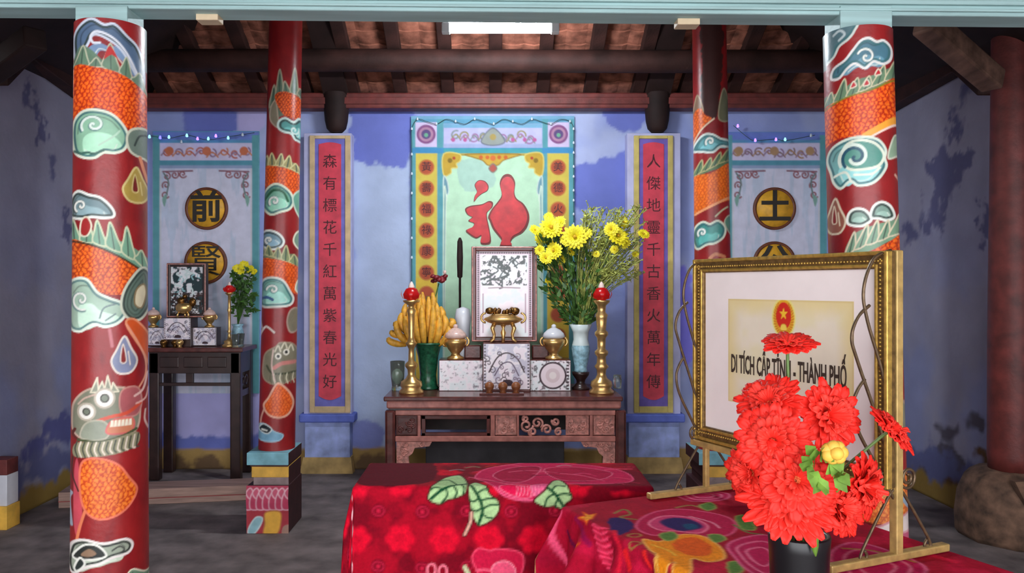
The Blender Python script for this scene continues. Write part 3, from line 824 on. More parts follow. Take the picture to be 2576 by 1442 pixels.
def paint_inner_beard(p):
    p.blob([(676, 268), (682, 240), (704, 226), (745, 225), (764, 240), (764, 260), (690, 300)], (100, 120, 100))
    spikes(p, [(678, 270), (694, 250), (712, 240), (730, 232), (748, 232), (766, 244)], [(690, 215), (704, 176), (716, 206), (742, 168), (756, 216)], (104, 126, 106), (184, 176, 150), 3)
    p.blob([(680, 300), (682, 270), (694, 255), (700, 300), (704, 320), (694, 320)], (140, 130, 110), (190, 170, 150), 3)
    p.scales([(692, 240), (722, 232), (764, 248), (764, 292), (722, 294), (702, 275)], 8, (232, 88, 30), (150, 40, 16), (250, 130, 50))
    cloud(p, [(700, 322), (702, 306), (718, 298), (738, 306), (752, 294), (764, 298), (764, 345), (744, 350), (732, 336), (712, 332)], (84, 150, 146), (210, 228, 220), 5)
    p.line(spiral(740, 326, 11, 2, 0, 1.1), (210, 228, 220), 4, smooth=False)
    p.blob([(660, 420), (664, 404), (690, 402), (730, 406), (762, 420), (762, 440), (700, 424)], (140, 132, 92))
    spikes(p, [(660, 420), (676, 416), (694, 416), (712, 418), (732, 424), (760, 434)], [(672, 390), (684, 386), (708, 388), (728, 392), (744, 410)], (168, 156, 104), (214, 206, 150), 3)
    p.scales([(656, 420), (700, 420), (740, 430), (764, 445), (764, 505), (735, 490), (712, 468), (690, 462), (656, 470)], 9, (238, 90, 26), (176, 52, 16), (252, 134, 48))
    cloud(p, [(660, 515), (664, 486), (684, 466), (706, 466), (730, 484), (738, 506), (728, 526), (706, 534), (680, 540)], (120, 178, 152), (226, 230, 206), 5, [(690, 508, 15, 1.1, 2.5, 1)], TEAL2)
    p.line([(668, 500), (688, 480), (712, 484), (724, 506)], (36, 96, 66), 6)
    p.blob([(736, 500), (748, 480), (764, 478), (764, 545), (748, 536)], (104, 162, 140), (200, 214, 196), 4)
    cloud(p, [(652, 612), (654, 590), (674, 580), (700, 588), (714, 606), (706, 622), (680, 628)], (120, 156, 172), WHITE, 5, [(676, 605, 12, 1, 2, .8)])
    p.blob([(738, 605), (746, 584), (764, 578), (764, 625), (748, 622)], (120, 150, 130), CREAM, 4)
    p.blob([(650, 650), (652, 622), (676, 630), (710, 640), (740, 640), (760, 660), (760, 680)], (118, 130, 96))
    spikes(p, [(650, 640), (668, 640), (688, 646), (708, 652), (728, 660), (758, 674)], [(658, 610), (676, 618), (700, 624), (720, 618), (740, 640)], (136, 148, 104), (204, 196, 146), 3)
    p.scales([(646, 652), (690, 652), (735, 664), (760, 682), (760, 740), (726, 730), (706, 704), (646, 700)], 9, (238, 92, 30), (190, 62, 22), (250, 130, 50))
    cloud(p, [(654, 728), (662, 706), (684, 698), (712, 706), (730, 734), (738, 752), (728, 768), (690, 772), (656, 768)], (130, 184, 170), (228, 226, 216), 5, [(686, 730, 17, 1.0, 3.2, .8)], TEAL2)
    p.line([(656, 752), (672, 748), (686, 754)], (58, 92, 140), 7)
    p.blob([(744, 730), (748, 708), (760, 702), (762, 740)], (130, 170, 160), CREAM, 4)
    p.blob([(722, 810), (730, 782), (748, 776), (756, 800), (748, 830), (730, 836)], (128, 120, 100), (176, 150, 136), 4)
    p.line([(652, 850), (662, 830), (672, 822), (690, 836)], (226, 214, 206), 5)
    p.line([(656, 805), (660, 826)], (214, 200, 200), 4)
    # bearded face
    p.blob([(664, 905), (672, 885), (694, 872), (706, 862), (736, 866), (752, 892), (748, 922), (756, 944), (720, 962), (690, 966), (664, 950)], (132, 126, 104), (168, 146, 124), 4)
    for q in ((700, 870), (716, 862), (732, 868)): p.line([(q[0] - 8, q[1] + 14), q, (q[0] + 6, q[1] + 14)], (214, 206, 180), 4)
    for ex, ey in ((700, 896), (720, 886)): p.disc(ex, ey, 8, (236, 230, 214)); p.disc(ex, ey, 4, (50, 50, 46))
    p.line([(690, 925), (710, 914), (742, 912)], (206, 130, 122), 10)
    p.line([(672, 920), (690, 940), (752, 936)], (70, 76, 56), 5)
    for k in range(9): p.line([(682 + k * 8, 940), (680 + k * 8, 952), (684 + k * 8, 964)], (214, 206, 176) if k % 2 else (110, 106, 82), 3)
    p.line([(688, 880), (684, 920), (692, 960)], (224, 196, 184), 4)
    p.scales([(676, 1000), (694, 968), (706, 966), (728, 988), (738, 1016), (726, 1042), (702, 1050), (676, 1042), (664, 1020)], 9, (240, 104, 40), (206, 74, 28), (252, 140, 62), (236, 176, 150), 5)
    p.line([(666, 1026), (658, 1050), (656, 1070)], (226, 170, 150), 4)
    p.blob([(646, 1096), (652, 1070), (668, 1066), (690, 1084), (712, 1094), (700, 1108), (660, 1108)], (128, 178, 206), (170, 206, 220), 3)
    p.blob([(652, 1080), (664, 1066), (684, 1078), (672, 1090)], (30, 42, 50), (220, 230, 230), 3)
    p.line([(660, 1080), (672, 1082)], WHITE, 4)


def paint_inner_flaked(p):
    # bare wood where the lacquer has flaked off
    p.blob([(1762, 40), (1815, 40), (1812, 200), (1808, 270), (1796, 300), (1782, 290), (1764, 260), (1766, 150)], (66, 34, 32), jit=8, js=14)
    p.blob([(1742, 290), (1746, 262), (1754, 236), (1764, 256), (1768, 285)], (140, 110, 88), (180, 160, 130), 3)
    p.blob([(1808, 300), (1812, 250), (1822, 222), (1834, 260), (1832, 300)], (110, 110, 86), (170, 160, 130), 3)
    p.scales([(1738, 362), (1742, 288), (1762, 270), (1774, 290), (1790, 300), (1768, 320), (1750, 352)], 9, (236, 104, 30), (190, 72, 22), (250, 140, 54))
    p.line([(1740, 362), (1764, 326), (1796, 300)], (228, 200, 170), 4)
    cloud(p, [(1742, 374), (1756, 350), (1774, 338), (1794, 340), (1814, 350), (1838, 352), (1834, 366), (1812, 370), (1794, 384), (1770, 382)], (96, 158, 164), (222, 230, 222), 5, [(1786, 358, 13, 1.0, 2.6, 1)], TEAL2)
    p.blob([(1736, 445), (1740, 425), (1780, 416), (1844, 380), (1844, 410), (1780, 434)], (92, 122, 86))
    spikes(p, [(1742, 440), (1764, 432), (1786, 424), (1808, 412), (1842, 396)], [(1766, 402), (1788, 398), (1812, 384), (1834, 372)], (104, 132, 92), (190, 180, 130), 3)
    p.scales([(1738, 448), (1790, 436), (1844, 408), (1846, 490), (1800, 515), (1750, 536), (1738, 540)], 9, (240, 108, 28), (206, 84, 20), (248, 150, 44))
    p.line([(1748, 538), (1796, 516), (1846, 490)], (244, 164, 112), 6)
    p.line([(1800, 545), (1816, 530), (1830, 520)], (200, 196, 160), 4)
    cloud(p, [(1742, 600), (1748, 572), (1768, 558), (1786, 564), (1806, 556), (1824, 572), (1820, 596), (1800, 612), (1778, 616), (1754, 626)], (70, 150, 142), (222, 226, 206), 5, [(1766, 586, 13, 1.1, 2.5, 1)], TEAL2)
    p.blob([(1822, 560), (1836, 540), (1846, 560), (1840, 590)], (100, 150, 130), (196, 196, 170), 3)
    p.line([(1786, 650), (1800, 640), (1822, 646)], (206, 130, 90), 8)
    p.scales([(1738, 720), (1850, 680), (1850, 770), (1738, 810)], 9)
    cloud(p, [(1746, 850), (1770, 830), (1810, 840), (1830, 870), (1790, 890), (1750, 880)], (120, 170, 160), WHITE, 5)
    p.scales([(1760, 1000), (1790, 970), (1830, 1010), (1820, 1045), (1780, 1050)], 9, (240, 104, 40), (206, 74, 28), (252, 140, 62), (236, 176, 150), 5)
    p.blob([(1775, 1110), (1800, 1090), (1830, 1110), (1810, 1140)], (120, 90, 110), jit=6)


def dragon_pillar(label, Yc, cx_top, cx_bot, py_top, py_bot, hw_top, hw_bot, paintfn, zbot, ztop, group):
    """a round lacquered pillar, its painting wound on the side towards the door"""
    s = Yc / FPX
    Xm = ((cx_top + cx_bot) / 2 - VX) * s
    a = math.atan2(Xm, Yc); ca, sa = cos(a), sin(a)
    nt = 260 if hw_bot > 60 else 170
    Zs = np.arange(zbot, ztop + 1e-6, 2.6 * s); T = 2 * pi * np.arange(nt) / nt
    th, Z = np.meshgrid(T, Zs)
    PYc = VY - (Z - EYE) / s
    f = (PYc - py_top) / (py_bot - py_top)
    cxp = cx_top + (cx_bot - cx_top) * f; hw = hw_top + (hw_bot - hw_top) * np.clip(f, -.1, 1.2)
    R = hw * s * ca
    cX = (cxp - VX) * s
    X = cX - R * sa * np.cos(th) + R * ca * np.sin(th)
    Yp = Yc - R * ca * np.cos(th) - R * sa * np.sin(th)
    px = cxp + hw * np.sin(th)
    py = VY - (Z - EYE) * FPX / (Yc - R.mean() * ca * .85)
    p = Paint(px, py, RED)
    n = fbm(px.ravel() / 30, py.ravel() / 90, 4)
    p.mix(np.arange(n.size), (118, 20, 28), np.clip((n - .5) * 3, 0, .6))
    paintfn(p)
    base = (float(cX[0, 0]), Yc, zbot)
    t = thing('dragon_pillar', base, label, 'pillar', group)
    grid_mesh('shaft', np.stack([X, Yp, Z], -1), p.done(), M['paint'], t, wrap=True, flip=False)
    return t, cX[0, 0]


DG = 'painted dragon pillars of the temple'
dragon_pillar('thick red pillar painted with a goggle-eyed dragon, pale clouds and orange scales', 2.81, 279, 277, 50, 1442, 92, 100, paint_goggle, 0.0, 2.412, DG)
dragon_pillar('thick red pillar with a big teal swirl cloud, standing behind the framed certificate', 2.81, 2156, 2193, 65, 1360, 89, 92, paint_swirl, 0.0, 2.392, DG)
YI = 4.98
tL, xl = dragon_pillar('slim red pillar with a bearded dragon face above an orange egg, on a square plinth', YI, 719, 696, 60, 1140, 42, 46.5, paint_inner_beard, 0.46, 3.42, DG)
tR, xr = dragon_pillar('slim red pillar with flaked bare wood near its top, behind the gilt frame', YI, 1784, 1799, 60, 1140, 43, 48, paint_inner_flaked, 0.46, 3.42, DG)

YP = 4.82


def plinth(t, px0, px1, full):
    s = YP / FPX
    X0 = (px0 - VX) * s; X1 = (px1 - VX) * s
    zz = lambda py: EYE - (py - VY) * s
    yb = YP + 0.33

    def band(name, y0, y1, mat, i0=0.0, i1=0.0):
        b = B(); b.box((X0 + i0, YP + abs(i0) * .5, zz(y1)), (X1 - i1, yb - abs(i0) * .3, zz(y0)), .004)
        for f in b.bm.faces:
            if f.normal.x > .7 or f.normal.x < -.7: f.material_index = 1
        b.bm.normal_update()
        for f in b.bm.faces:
            f.material_index = 1 if abs(f.normal.x) > .7 else 0  # side faces take the dark maroon, the front keeps the band colour
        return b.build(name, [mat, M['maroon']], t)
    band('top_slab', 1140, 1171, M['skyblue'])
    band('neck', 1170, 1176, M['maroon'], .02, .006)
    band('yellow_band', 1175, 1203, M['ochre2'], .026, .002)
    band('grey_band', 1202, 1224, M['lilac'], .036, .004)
    # the lotus course and the block below it, painted
    xs = np.linspace(X0, X1, 60); zs = np.linspace(0, zz(1222), 70)
    X, Z = np.meshgrid(xs, zs); py = VY - (Z - EYE) / s; px = VX + X / s
    p = Paint(px - px0, py, (186, 52, 84)); p.aa = 3; wd = px1 - px0
    p.rect(0, 1284, wd, 1350, (176, 46, 60))
    for k in range(7):
        x = 4 + k * wd / 6.6
        p.blob([(x - 10, 1280), (x - 9, 1252), (x, 1236), (x + 9, 1252), (x + 10, 1280)], (196, 62, 96), (232, 176, 190), 3)
        p.blob([(x - 4, 1240), (x + 6, 1228), (x + 14, 1240), (x + 6, 1254)], (206, 84, 112), (236, 190, 200), 2.5)
    p.blob([(48, 1290), (84, 1288), (86, 1318), (76, 1344), (44, 1346), (46, 1318)], (236, 178, 62), (196, 120, 60), 3)
    p.blob([(4, 1342), (8, 1324), (24, 1302), (40, 1304), (34, 1324), (18, 1344)], (150, 196, 206), (206, 226, 226), 3)
    p.blob([(90, 1350), (92, 1326), (110, 1322), (112, 1350)], (176, 136, 120))
    bulge = 0.012 * np.exp(-((py - 1254) / 22) ** 2)
    Yf = YP - bulge
    grid_mesh('lotus_block', np.stack([X, Yf, Z], -1), p.done(), M['lotus'], t)
    b = B(); b.box((X0 + .002, YP + .002, 0), (X1, yb, zz(1222)), .004); b.build('base_block', M['maroon'], t)


plinth(tL, 620, 726, True)
plinth(tR, 1758, 1864, True)

# ------------------------------------------------------------ plain pillar on the right, low pier on the left
t = thing('wooden_pillar', (3.085, 4.72, 0), 'plain dark red wooden pillar on a rough stone foot at the end of the stained wall', 'pillar')
b = B(); b.lathe([(0, .40), (.128, .40), (.132, .5), (.130, 1.2), (.118, 2.2), (.108, 3.3)], (3.085, 4.72, 0), 28); b.build('shaft', M['red_wood'], t)
sx0 = (2413 - VX) * .00234; xc = 3.085
b = B()
prof = [(0, 0), (.29, 0), (.31, .03), (.315, .14), (.30, .27), (.285, .31), (.26, .37), (.20, .405), (.14, .42), (0, .42)]
b.lathe(prof, (xc + .02, 4.74, 0), 9); b.build('foot_stone', M['stone'], t)
b = B(); b.prism([(2.93, 4.46, .40), (3.10, 4.45, .41), (3.04, 4.44, .26), (3.02, 4.44, .10), (2.99, 4.44, .26)], (0, .05, 0), 0); b.build('carved_fork', M['stone'], t)
t = thing('low_pier', (-3.05, 5.0, 0), 'low white and ochre painted pier at the edge of the bluish wall', 'pier')
b = B(); b.box((-3.1, 4.88, .0), (-2.985, 5.02, .145), .004); b.build('ochre_base', M['ochre2'], t)
b = B(); b.box((-3.1, 4.89, .145), (-2.99, 5.01, .335), .004); b.build('white_body', M['porcelain'], t)
b = B(); b.box((-3.1, 4.89, .335), (-2.99, 5.01, .43), .004); b.build('wooden_cap', M['red_wood'], t)
# ------------------------------------------------------------ painted panels on the rear wall
def wall_panel(name, label, cat, px0, py0, px1, py1, depth, base, paintfn, step=2.2, frame=None):
    """a raised plaster panel: a body with thickness and its painted front"""
    y = YB - depth; s = y / FPX
    X0, X1 = (px0 - VX) * s, (px1 - VX) * s; Z1, Z0 = EYE - (py0 - VY) * s, EYE - (py1 - VY) * s
    t = thing(name, ((X0 + X1) / 2, y, Z0), label, cat)
    b = B(); b.box((X0, y + .001, Z0), (X1, YB - .001, Z1), .003); b.build('panel_body', M['skyblue'] if not frame else frame, t)
    xs = np.arange(px0, px1 + step, step); ys = np.arange(py0, py1 + step, step)
    PX, PY = np.meshgrid(np.clip(xs, px0, px1), np.clip(ys, py0, py1))
    p = Paint(PX, PY, base); p.aa = 2.2
    paintfn(p)
    P = np.stack([(PX - VX) * s, np.full_like(PX, y - .0015), EYE - (PY - VY) * s], -1)
    fc = grid_mesh('painted_face', P, p.done(), M['mural'], t)
    return fc, y, s


BL = (96, 156, 186); BL2 = (70, 140, 186); TEALW = (92, 156, 166); LILW = (186, 184, 222)


def scroll_orn(p, cx, cy, w, h, cols, n=7, seed=1):
    rnd = random.Random(seed)
    for k in range(n):
        x = cx + (k - (n - 1) / 2) * w / n
        y = cy + rnd.uniform(-.15, .15) * h
        p.line(spiral(x, y, h * .38, 2, rnd.uniform(0, 6), rnd.choice([-1.1, 1.1])), cols[k % len(cols)], 4, smooth=False)
        p.line([(x - w / n * .5, y + h * .3), (x, y - h * .1), (x + w / n * .5, y + h * .3)], cols[(k + 1) % len(cols)], 3.5)


def paint_centre(p):
    p.rect(1030, 290, 1450, 312, (118, 166, 196))
    p.rect(1036, 300, 1444, 312, BL)
    for x0, x1 in ((1036, 1047), (1100, 1116), (1364, 1379), (1432, 1444)): p.rect(x0, 300, x1, 980, TEALW)
    p.rect(1116, 312, 1364, 372, LILW)
    p.rect(1116, 312, 1364, 322, (120, 170, 200)); p.rect(1116, 362, 1364, 372, (160, 170, 206))
    scroll_orn(p, 1240, 345, 210, 34, [(130, 140, 140), (150, 140, 100), (160, 120, 160)], 9)
    p.blob([(1210, 356), (1240, 322), (1270, 356), (1240, 366)], (150, 156, 150), (110, 116, 130), 3)
    p.disc(1240, 345, 8, (170, 150, 90))
    for x in (1140, 1170, 1290, 1320, 1345): p.disc(x, 352, 5, (186, 96, 150))
    for cx in (1072, 1405):
        p.rect(cx - 27, 308, cx + 27, 370, (206, 190, 222))
        p.disc(cx, 338, 24, (134, 84, 130)); p.disc(cx, 338, 18, (176, 132, 158)); p.disc(cx, 338, 12, (96, 78, 124)); p.disc(cx, 340, 5, (110, 170, 140))
    p.rect(1036, 372, 1444, 386, BL2); p.rect(1116, 374, 1364, 386, (74, 156, 164))
    for cx in (1073, 1404):
        p.rect(cx - 27, 386, cx + 27, 980, (206, 186, 84))
        p.rect(cx - 27, 700, cx + 27, 980, (214, 180, 70))
        for k in range(9):
            y = 421 + k * 53
            p.disc(cx, y, 20, (190, 122, 66)); p.disc(cx, y, 17, (176, 84, 58))
    p.rect(1116, 386, 1364, 980, (186, 222, 190))
    p.blob([(1150, 410), (1200, 400), (1240, 430), (1240, 470), (1170, 480)], (170, 204, 188), op=.7, jit=6)
    # corner leaves, swag and pendant
    p.rect(1116, 386, 1364, 392, (170, 150, 70))
    for sx in (-1, 1):
        X = lambda x: 1240 + sx * x
        p.blob([(X(124), 388), (X(84), 388), (X(82), 404), (X(92), 412), (X(90), 422), (X(104), 424), (X(106), 436), (X(124), 440)], (190, 156, 60), (214, 198, 110), 3)
        p.disc(X(108), 404, 6, (130, 106, 44)); p.disc(X(98), 398, 4, (170, 70, 50))
        p.blob([(X(124), 446), (X(116), 452), (X(112), 470), (X(112), 486), (X(120), 496), (X(124), 500)], (112, 152, 166), (196, 214, 206), 3)
        p.blob([(X(124), 500), (X(116), 506), (X(118), 530), (X(124), 960)], (128, 166, 168), (206, 224, 206), 3)
    p.blob([(1176, 388), (1304, 388), (1290, 396), (1266, 404), (1252, 416), (1228, 416), (1214, 404), (1190, 396)], (196, 160, 66), (150, 120, 50), 3)
    for x in (1210, 1226, 1256, 1272): p.disc(x, 396, 5, (196, 100, 50))
    p.disc(1240, 398, 7, (206, 110, 60))
    p.blob([(1240, 412), (1250, 424), (1240, 434), (1230, 424)], (176, 90, 80), (130, 120, 110), 3)


tC, yC, sC = wall_panel('painted_altar_panel', 'tall green panel with a red good-fortune character in a blue frame on the rear wall', 'wall panel', 1034, 292, 1445, 985, .03, BL, paint_centre)
PW = lambda q, d=0: Vector(((q[0] - VX) * (yC - d) / FPX, yC - d, EYE - (q[1] - VY) * (yC - d) / FPX))
# the big character in relief: outline board and red face
fu = [[(1194, 466), (1204, 454), (1220, 456), (1229, 468), (1226, 480), (1212, 488), (1200, 498), (1192, 508), (1194, 494), (1200, 482)],
      [(1170, 526), (1184, 518), (1212, 514), (1230, 506), (1240, 510), (1238, 522), (1226, 534), (1226, 552), (1232, 580), (1234, 612), (1210, 614), (1212, 594), (1198, 600), (1180, 590), (1172, 580), (1188, 572), (1192, 562), (1178, 556), (1188, 546), (1176, 540)],
      [(1257, 462), (1264, 444), (1276, 438), (1288, 443), (1296, 460), (1294, 484), (1300, 500), (1318, 514), (1331, 540), (1328, 566), (1314, 586), (1292, 598), (1284, 612), (1288, 622), (1258, 622), (1262, 606), (1254, 594), (1240, 576), (1232, 556), (1228, 546), (1236, 528), (1252, 508), (1262, 490)]]
for k, pts in enumerate(fu):
    q = smooth_pts(pts, True, 4)
    cx = sum(a for a, _ in q) / len(q); cy = sum(c for _, c in q) / len(q)
    b = B(); b.prism([PW(a, .0015) for a in q], (0, -.008, 0)); o1 = b.build('character_edge', M['fu_edge'], tC.parent)
    qi = [(cx + (a - cx) * .9, cy + (c - cy) * .93) for a, c in q]
    b = B(); b.prism([PW(a, .009) for a in qi], (0, -.005, 0)); b.build('character_stroke', M['fu_red'], o1)
for cx, chars in ((1073, '黃壽福祿康寧'), (1404, '美德')):
    for k, ch in enumerate(chars):
        q = PW((cx, 421 + k * 53), .004)
        text_mesh(ch, .082, M['char_red'], 'painted_character', tC, q, (1, 0, 0), (0, 0, 1), .001)
q = PW((1404, 527), .004); text_mesh('火', .082, M['char_red'], 'painted_character', tC, q, (1, 0, 0), (0, 0, 1), .001)


def paint_side(x0, x1, cx, warm):
    def f(p):
        p.rect(x0, 332, x1, 356, (112, 132, 204)); p.rect(x0, 352, x1, 360, (96, 150, 190))
        p.rect(x0, 360, x1, 404, (210, 202, 230))
        scroll_orn(p, cx, 384, x1 - x0 - 40, 30, [(190, 106, 92) if warm else (170, 130, 96), (150, 120, 150), (206, 130, 90) if warm else (140, 116, 120)], 8, 4)
        for k in (-.35, 0, .35): p.disc(cx + k * (x1 - x0), 380, 11, (204, 116, 84) if warm else (176, 140, 106))
        p.rect(x0, 404, x1, 416, (90, 152, 172)); p.rect(x0, 416, x1, 424, (150, 166, 200))
        p.rect(x0, 424, x1, 1000, (212, 212, 232))
        n = fbm(p.x / 12, p.y / 90, 7)
        ii = np.nonzero(p.y > 424)[0]
        p.mix(ii, (180, 198, 220), np.clip((n[ii] - .52) * 6, 0, .6))
        for s, e in ((-1, x0), (1, x1)):
            xa = e - s * 16 if s > 0 else e
            p.rect(min(e, e - s * 18), 340, max(e, e - s * 18), 1000, (96, 158, 166))
            p.rect(min(e - s * 18, e - s * 22), 424, max(e - s * 18, e - s * 22), 1000, (206, 206, 216))
            X = lambda d: e - s * d
            p.line([(X(26), 432), (X(100), 430)], (140, 96, 110), 4)
            for qx, qy in ((36, 444), (56, 440), (34, 466), (76, 438), (32, 490)):
                p.line(spiral(X(qx), qy, 10, 2, qx, 1.2), (150, 96, 104), 4, smooth=False)
            p.line([(X(28), 436), (X(40), 460), (X(30), 510)], (110, 130, 130), 4)
            p.blob([(X(24), 500), (X(36), 490), (X(30), 520)], (130, 170, 160))
    return f


tM, yM, sM = wall_panel('painted_side_panel', 'lilac painted panel behind the small dark altar, blue bands and roundels on it', 'wall panel', 384, 330, 652, 990, .02, BL, paint_side(384, 652, 520, True))
tM2, _, _ = wall_panel('painted_side_panel', 'lilac painted panel with the earth god roundels, partly behind the gilt frame', 'wall panel', 1824, 332, 2080, 990, .02, BL, paint_side(1824, 2080, 1948, False))
for cx, cy, ch, lab in ((520, 525, '前', 'ochre roundel with a black character, the whole one above the small dark altar'),
                        (518, 661, '賢', 'ochre roundel with a black character, half behind the inlaid tablet of the small altar'),
                        (1948, 525, '土', 'ochre roundel with a black character like a cross on a bar, above the gilt frame'),
                        (1948, 661, '公', 'ochre roundel mostly hidden behind the top of the gilt frame')):
    c = PW((cx, cy)); c.y = YB - .033; r = 53 * .00325
    t = thing('roundel', (c.x, c.y, c.z - r), lab, 'roundel')
    tl = Matrix.Rotation(pi / 2, 3, 'X')
    b = B(); b.lathe([(r * .86, 0), (r * .88, .012), (r, .012), (r * 1.01, 0), (r * 1.01, -.01)], c, 48, tilt=tl); b.build('rim', M['medal_rim'], t)
    b = B(); b.lathe([(0, .008), (r * .9, .008), (r * .9, -.006)], c, 48, tilt=tl); md = b.build('disc', M['medal'], t)
    text_mesh(ch, .27, M['black'], 'character', md, (c.x, c.y - .011, c.z - .002), (1, 0, 0), (0, 0, 1), .003, bold=0 if ch == '賢' else .006)

# ------------------------------------------------------------ pilasters with scroll boards
YPI = 6.40
PG = 'pilasters'


def pilaster(px0, px1, cx, bx0, bx1, fr, inner, chars, lab, lab2):
    s = YPI / FPX
    X = lambda q: (q - VX) * s
    Z = lambda q: EYE - (q - VY) * s
    t = thing('pilaster', ((X(px0) + X(px1)) / 2, YPI, 0), lab, 'pilaster')
    b = B(); b.box((X(px0), YPI, Z(1062)), (X(px1), YB - .002, Z(335)), .004); b.build('shaft', M['pil'], t)
    b = B(); b.box((X(px0) - .03, YPI - .04, Z(1062)), (X(px1) + .03, YB - .002, Z(1041)), .012); b.build('ledge', M['pil_dark'], t)
    b = B(); b.box((X(px0) + .01, YPI - .012, Z(1152)), (X(px1) - .01, YB - .002, Z(1061)), .006); b.build('pedestal', M['pil_mid'], t)
    b = B(); b.prism([(X(px0) - .02, YPI - .05, 0), (X(px1) + .02, YPI - .05, 0), (X(px1), YPI - .02, Z(1150)), (X(px0), YPI - .02, Z(1150))], (0, .1, 0)); b.build('foot', M['ochre'], t)
    # the board
    y = YPI - .022; s2 = y / FPX
    t2 = thing('scroll_board', (X(cx), y, Z(1038)), lab2, 'scroll board')
    bd = B(); fw = 13
    for a, c in (((bx0, 342), (bx0 + fw, 1038)), ((bx1 - fw, 342), (bx1, 1038)), ((bx0 + fw, 342), (bx1 - fw, 350)), ((bx0 + fw, 1022), (bx1 - fw, 1038))):
        bd.box((X(a[0]), y, Z(c[1])), (X(c[0]), YPI - .0005, Z(a[1])), .004)
    bd.build('frame', fr, t2)
    b = B(); b.box((X(bx0 + fw), y + .010, Z(1023)), (X(bx1 - fw), YPI - .0005, Z(349))); b.build('backing', inner, t2)
    b = B(); k = 13 + 10
    w0, w1 = X(bx0 + k), X(bx1 - k); n = 8
    top = [(w1 + (w0 - w1) * i / n, y + .004, Z(364 - 5 * sin(pi * i / n))) for i in range(n + 1)]
    bot = [(w0 + (w1 - w0) * i / n, y + .004, Z(996 + 10 * sin(pi * i / n))) for i in range(n + 1)]
    b.prism(top + bot, (0, .008, 0)); rb = b.build('red_board', M['scroll_red'], t2)
    for i, ch in enumerate(chars):
        text_mesh(ch, .118, M['char_red'], 'painted_character', rb, (X((bx0 + bx1) / 2), y + .0025, Z(409 + i * 55.3)), (1, 0, 0), (0, 0, 1), .0012)


M['mouth'] = pm('milky_porcelain', (208, 220, 220), 0.25, var=0.06)
M['pil'] = pm('pale_lilac_plaster', (186, 186, 222), 0.85, var=0.1, scale=5, spec=.2)
M['pil_mid'] = pm('flaking_blue_plaster', (158, 172, 222), 0.85, var=0.22, scale=9, spec=.2)
M['pil_dark'] = pm('deep_blue_plaster', (104, 120, 204), 0.8, var=0.15, scale=9, spec=.2)
M['scroll_red'] = pm('scroll_red_lacquer', (214, 62, 82), 0.6, var=0.14, scale=10)
M['scroll_blue'] = pm('scroll_violet_blue', (112, 110, 190), 0.7, var=0.16, scale=10)
M['scroll_violet'] = pm('scroll_violet', (112, 92, 176), 0.7, var=0.16, scale=10)
M['frame_sand'] = pm('sand_painted_frame', (206, 178, 136), 0.7, var=0.14, scale=10)
M['frame_olive'] = pm('olive_gold_frame', (200, 180, 104), 0.7, var=0.16, scale=10)
pilaster(764, 884, 830, 780, 882, M['frame_sand'], M['scroll_blue'], '森有標花千紅萬紫春光好', 'lilac pilaster on an ochre foot by the slim bearded dragon pillar', 'tall red scroll board in a sand frame by the slim bearded dragon pillar')
pilaster(1578, 1712, 1645, 1594, 1692, M['frame_olive'], M['scroll_violet'], '人傑地靈千古香火萬年傳', 'lilac pilaster on an ochre foot between the bouquet and the gilt frame', 'tall red scroll board in an olive frame between bouquet and gilt frame')

# ------------------------------------------------------------ strings of small lights
def light_string(pts, Y, bulbs, lab, r=.011):
    P3 = [W(x, y, Y) for x, y in pts]
    t = thing('fairy_light_string', P3[0], lab, 'string lights')
    b = B(); b.tube(smooth_pts([tuple(q) for q in P3], False, 6), .0025, 5); b.build('wire', M['wire'], t)
    for x, y, m in bulbs:
        c = W(x, y, Y)
        b = B(); b.lathe([(0, -r), (r * .8, -r * .7), (r, 0), (r * .7, r), (r * .5, r * 1.6), (0, r * 1.7)], c, 10); b.build('bulb', M[m], t)


light_string([(380, 342), (425, 348), (470, 340), (520, 352), (575, 344), (640, 334)], 6.44,
             [(376, 345, 'cyan_led'), (403, 347, 'blue_led'), (425, 346, 'cyan_led'), (470, 342, 'cyan_led'), (497, 350, 'violet_led'), (524, 350, 'cyan_led'), (543, 343, 'violet_led'), (574, 348, 'cyan_led'), (456, 358, 'clear_led'), (610, 340, 'clear_led')],
             'string of lit blue and cyan bulbs across the panel above the small dark altar')
light_string([(1845, 316), (1880, 345), (1900, 354), (1952, 350), (1976, 354), (2050, 340)], 6.44,
             [(1856, 318, 'violet_led'), (1900, 354, 'violet_led'), (1952, 352, 'violet_led'), (1975, 352, 'cyan_led'), (2040, 342, 'clear_led')],
             'string of lit violet bulbs across the panel above the gilt frame')
cl = [(1036, 325 + 27 * k + 5 * (k % 3)) for k in range(20)]
ct = [(1050 + 24 * k, 300 + 6 * (k % 3)) for k in range(17)]
cr = [(1443, 325 + 30 * k + 5 * (k % 2)) for k in range(9)]
light_string(list(reversed(cl)) + ct + cr, 6.465, [(x, y, 'clear_led') for x, y in cl[::2] + ct[::2] + cr], 'string of unlit clear bulbs pinned around the green good-fortune panel', .009)
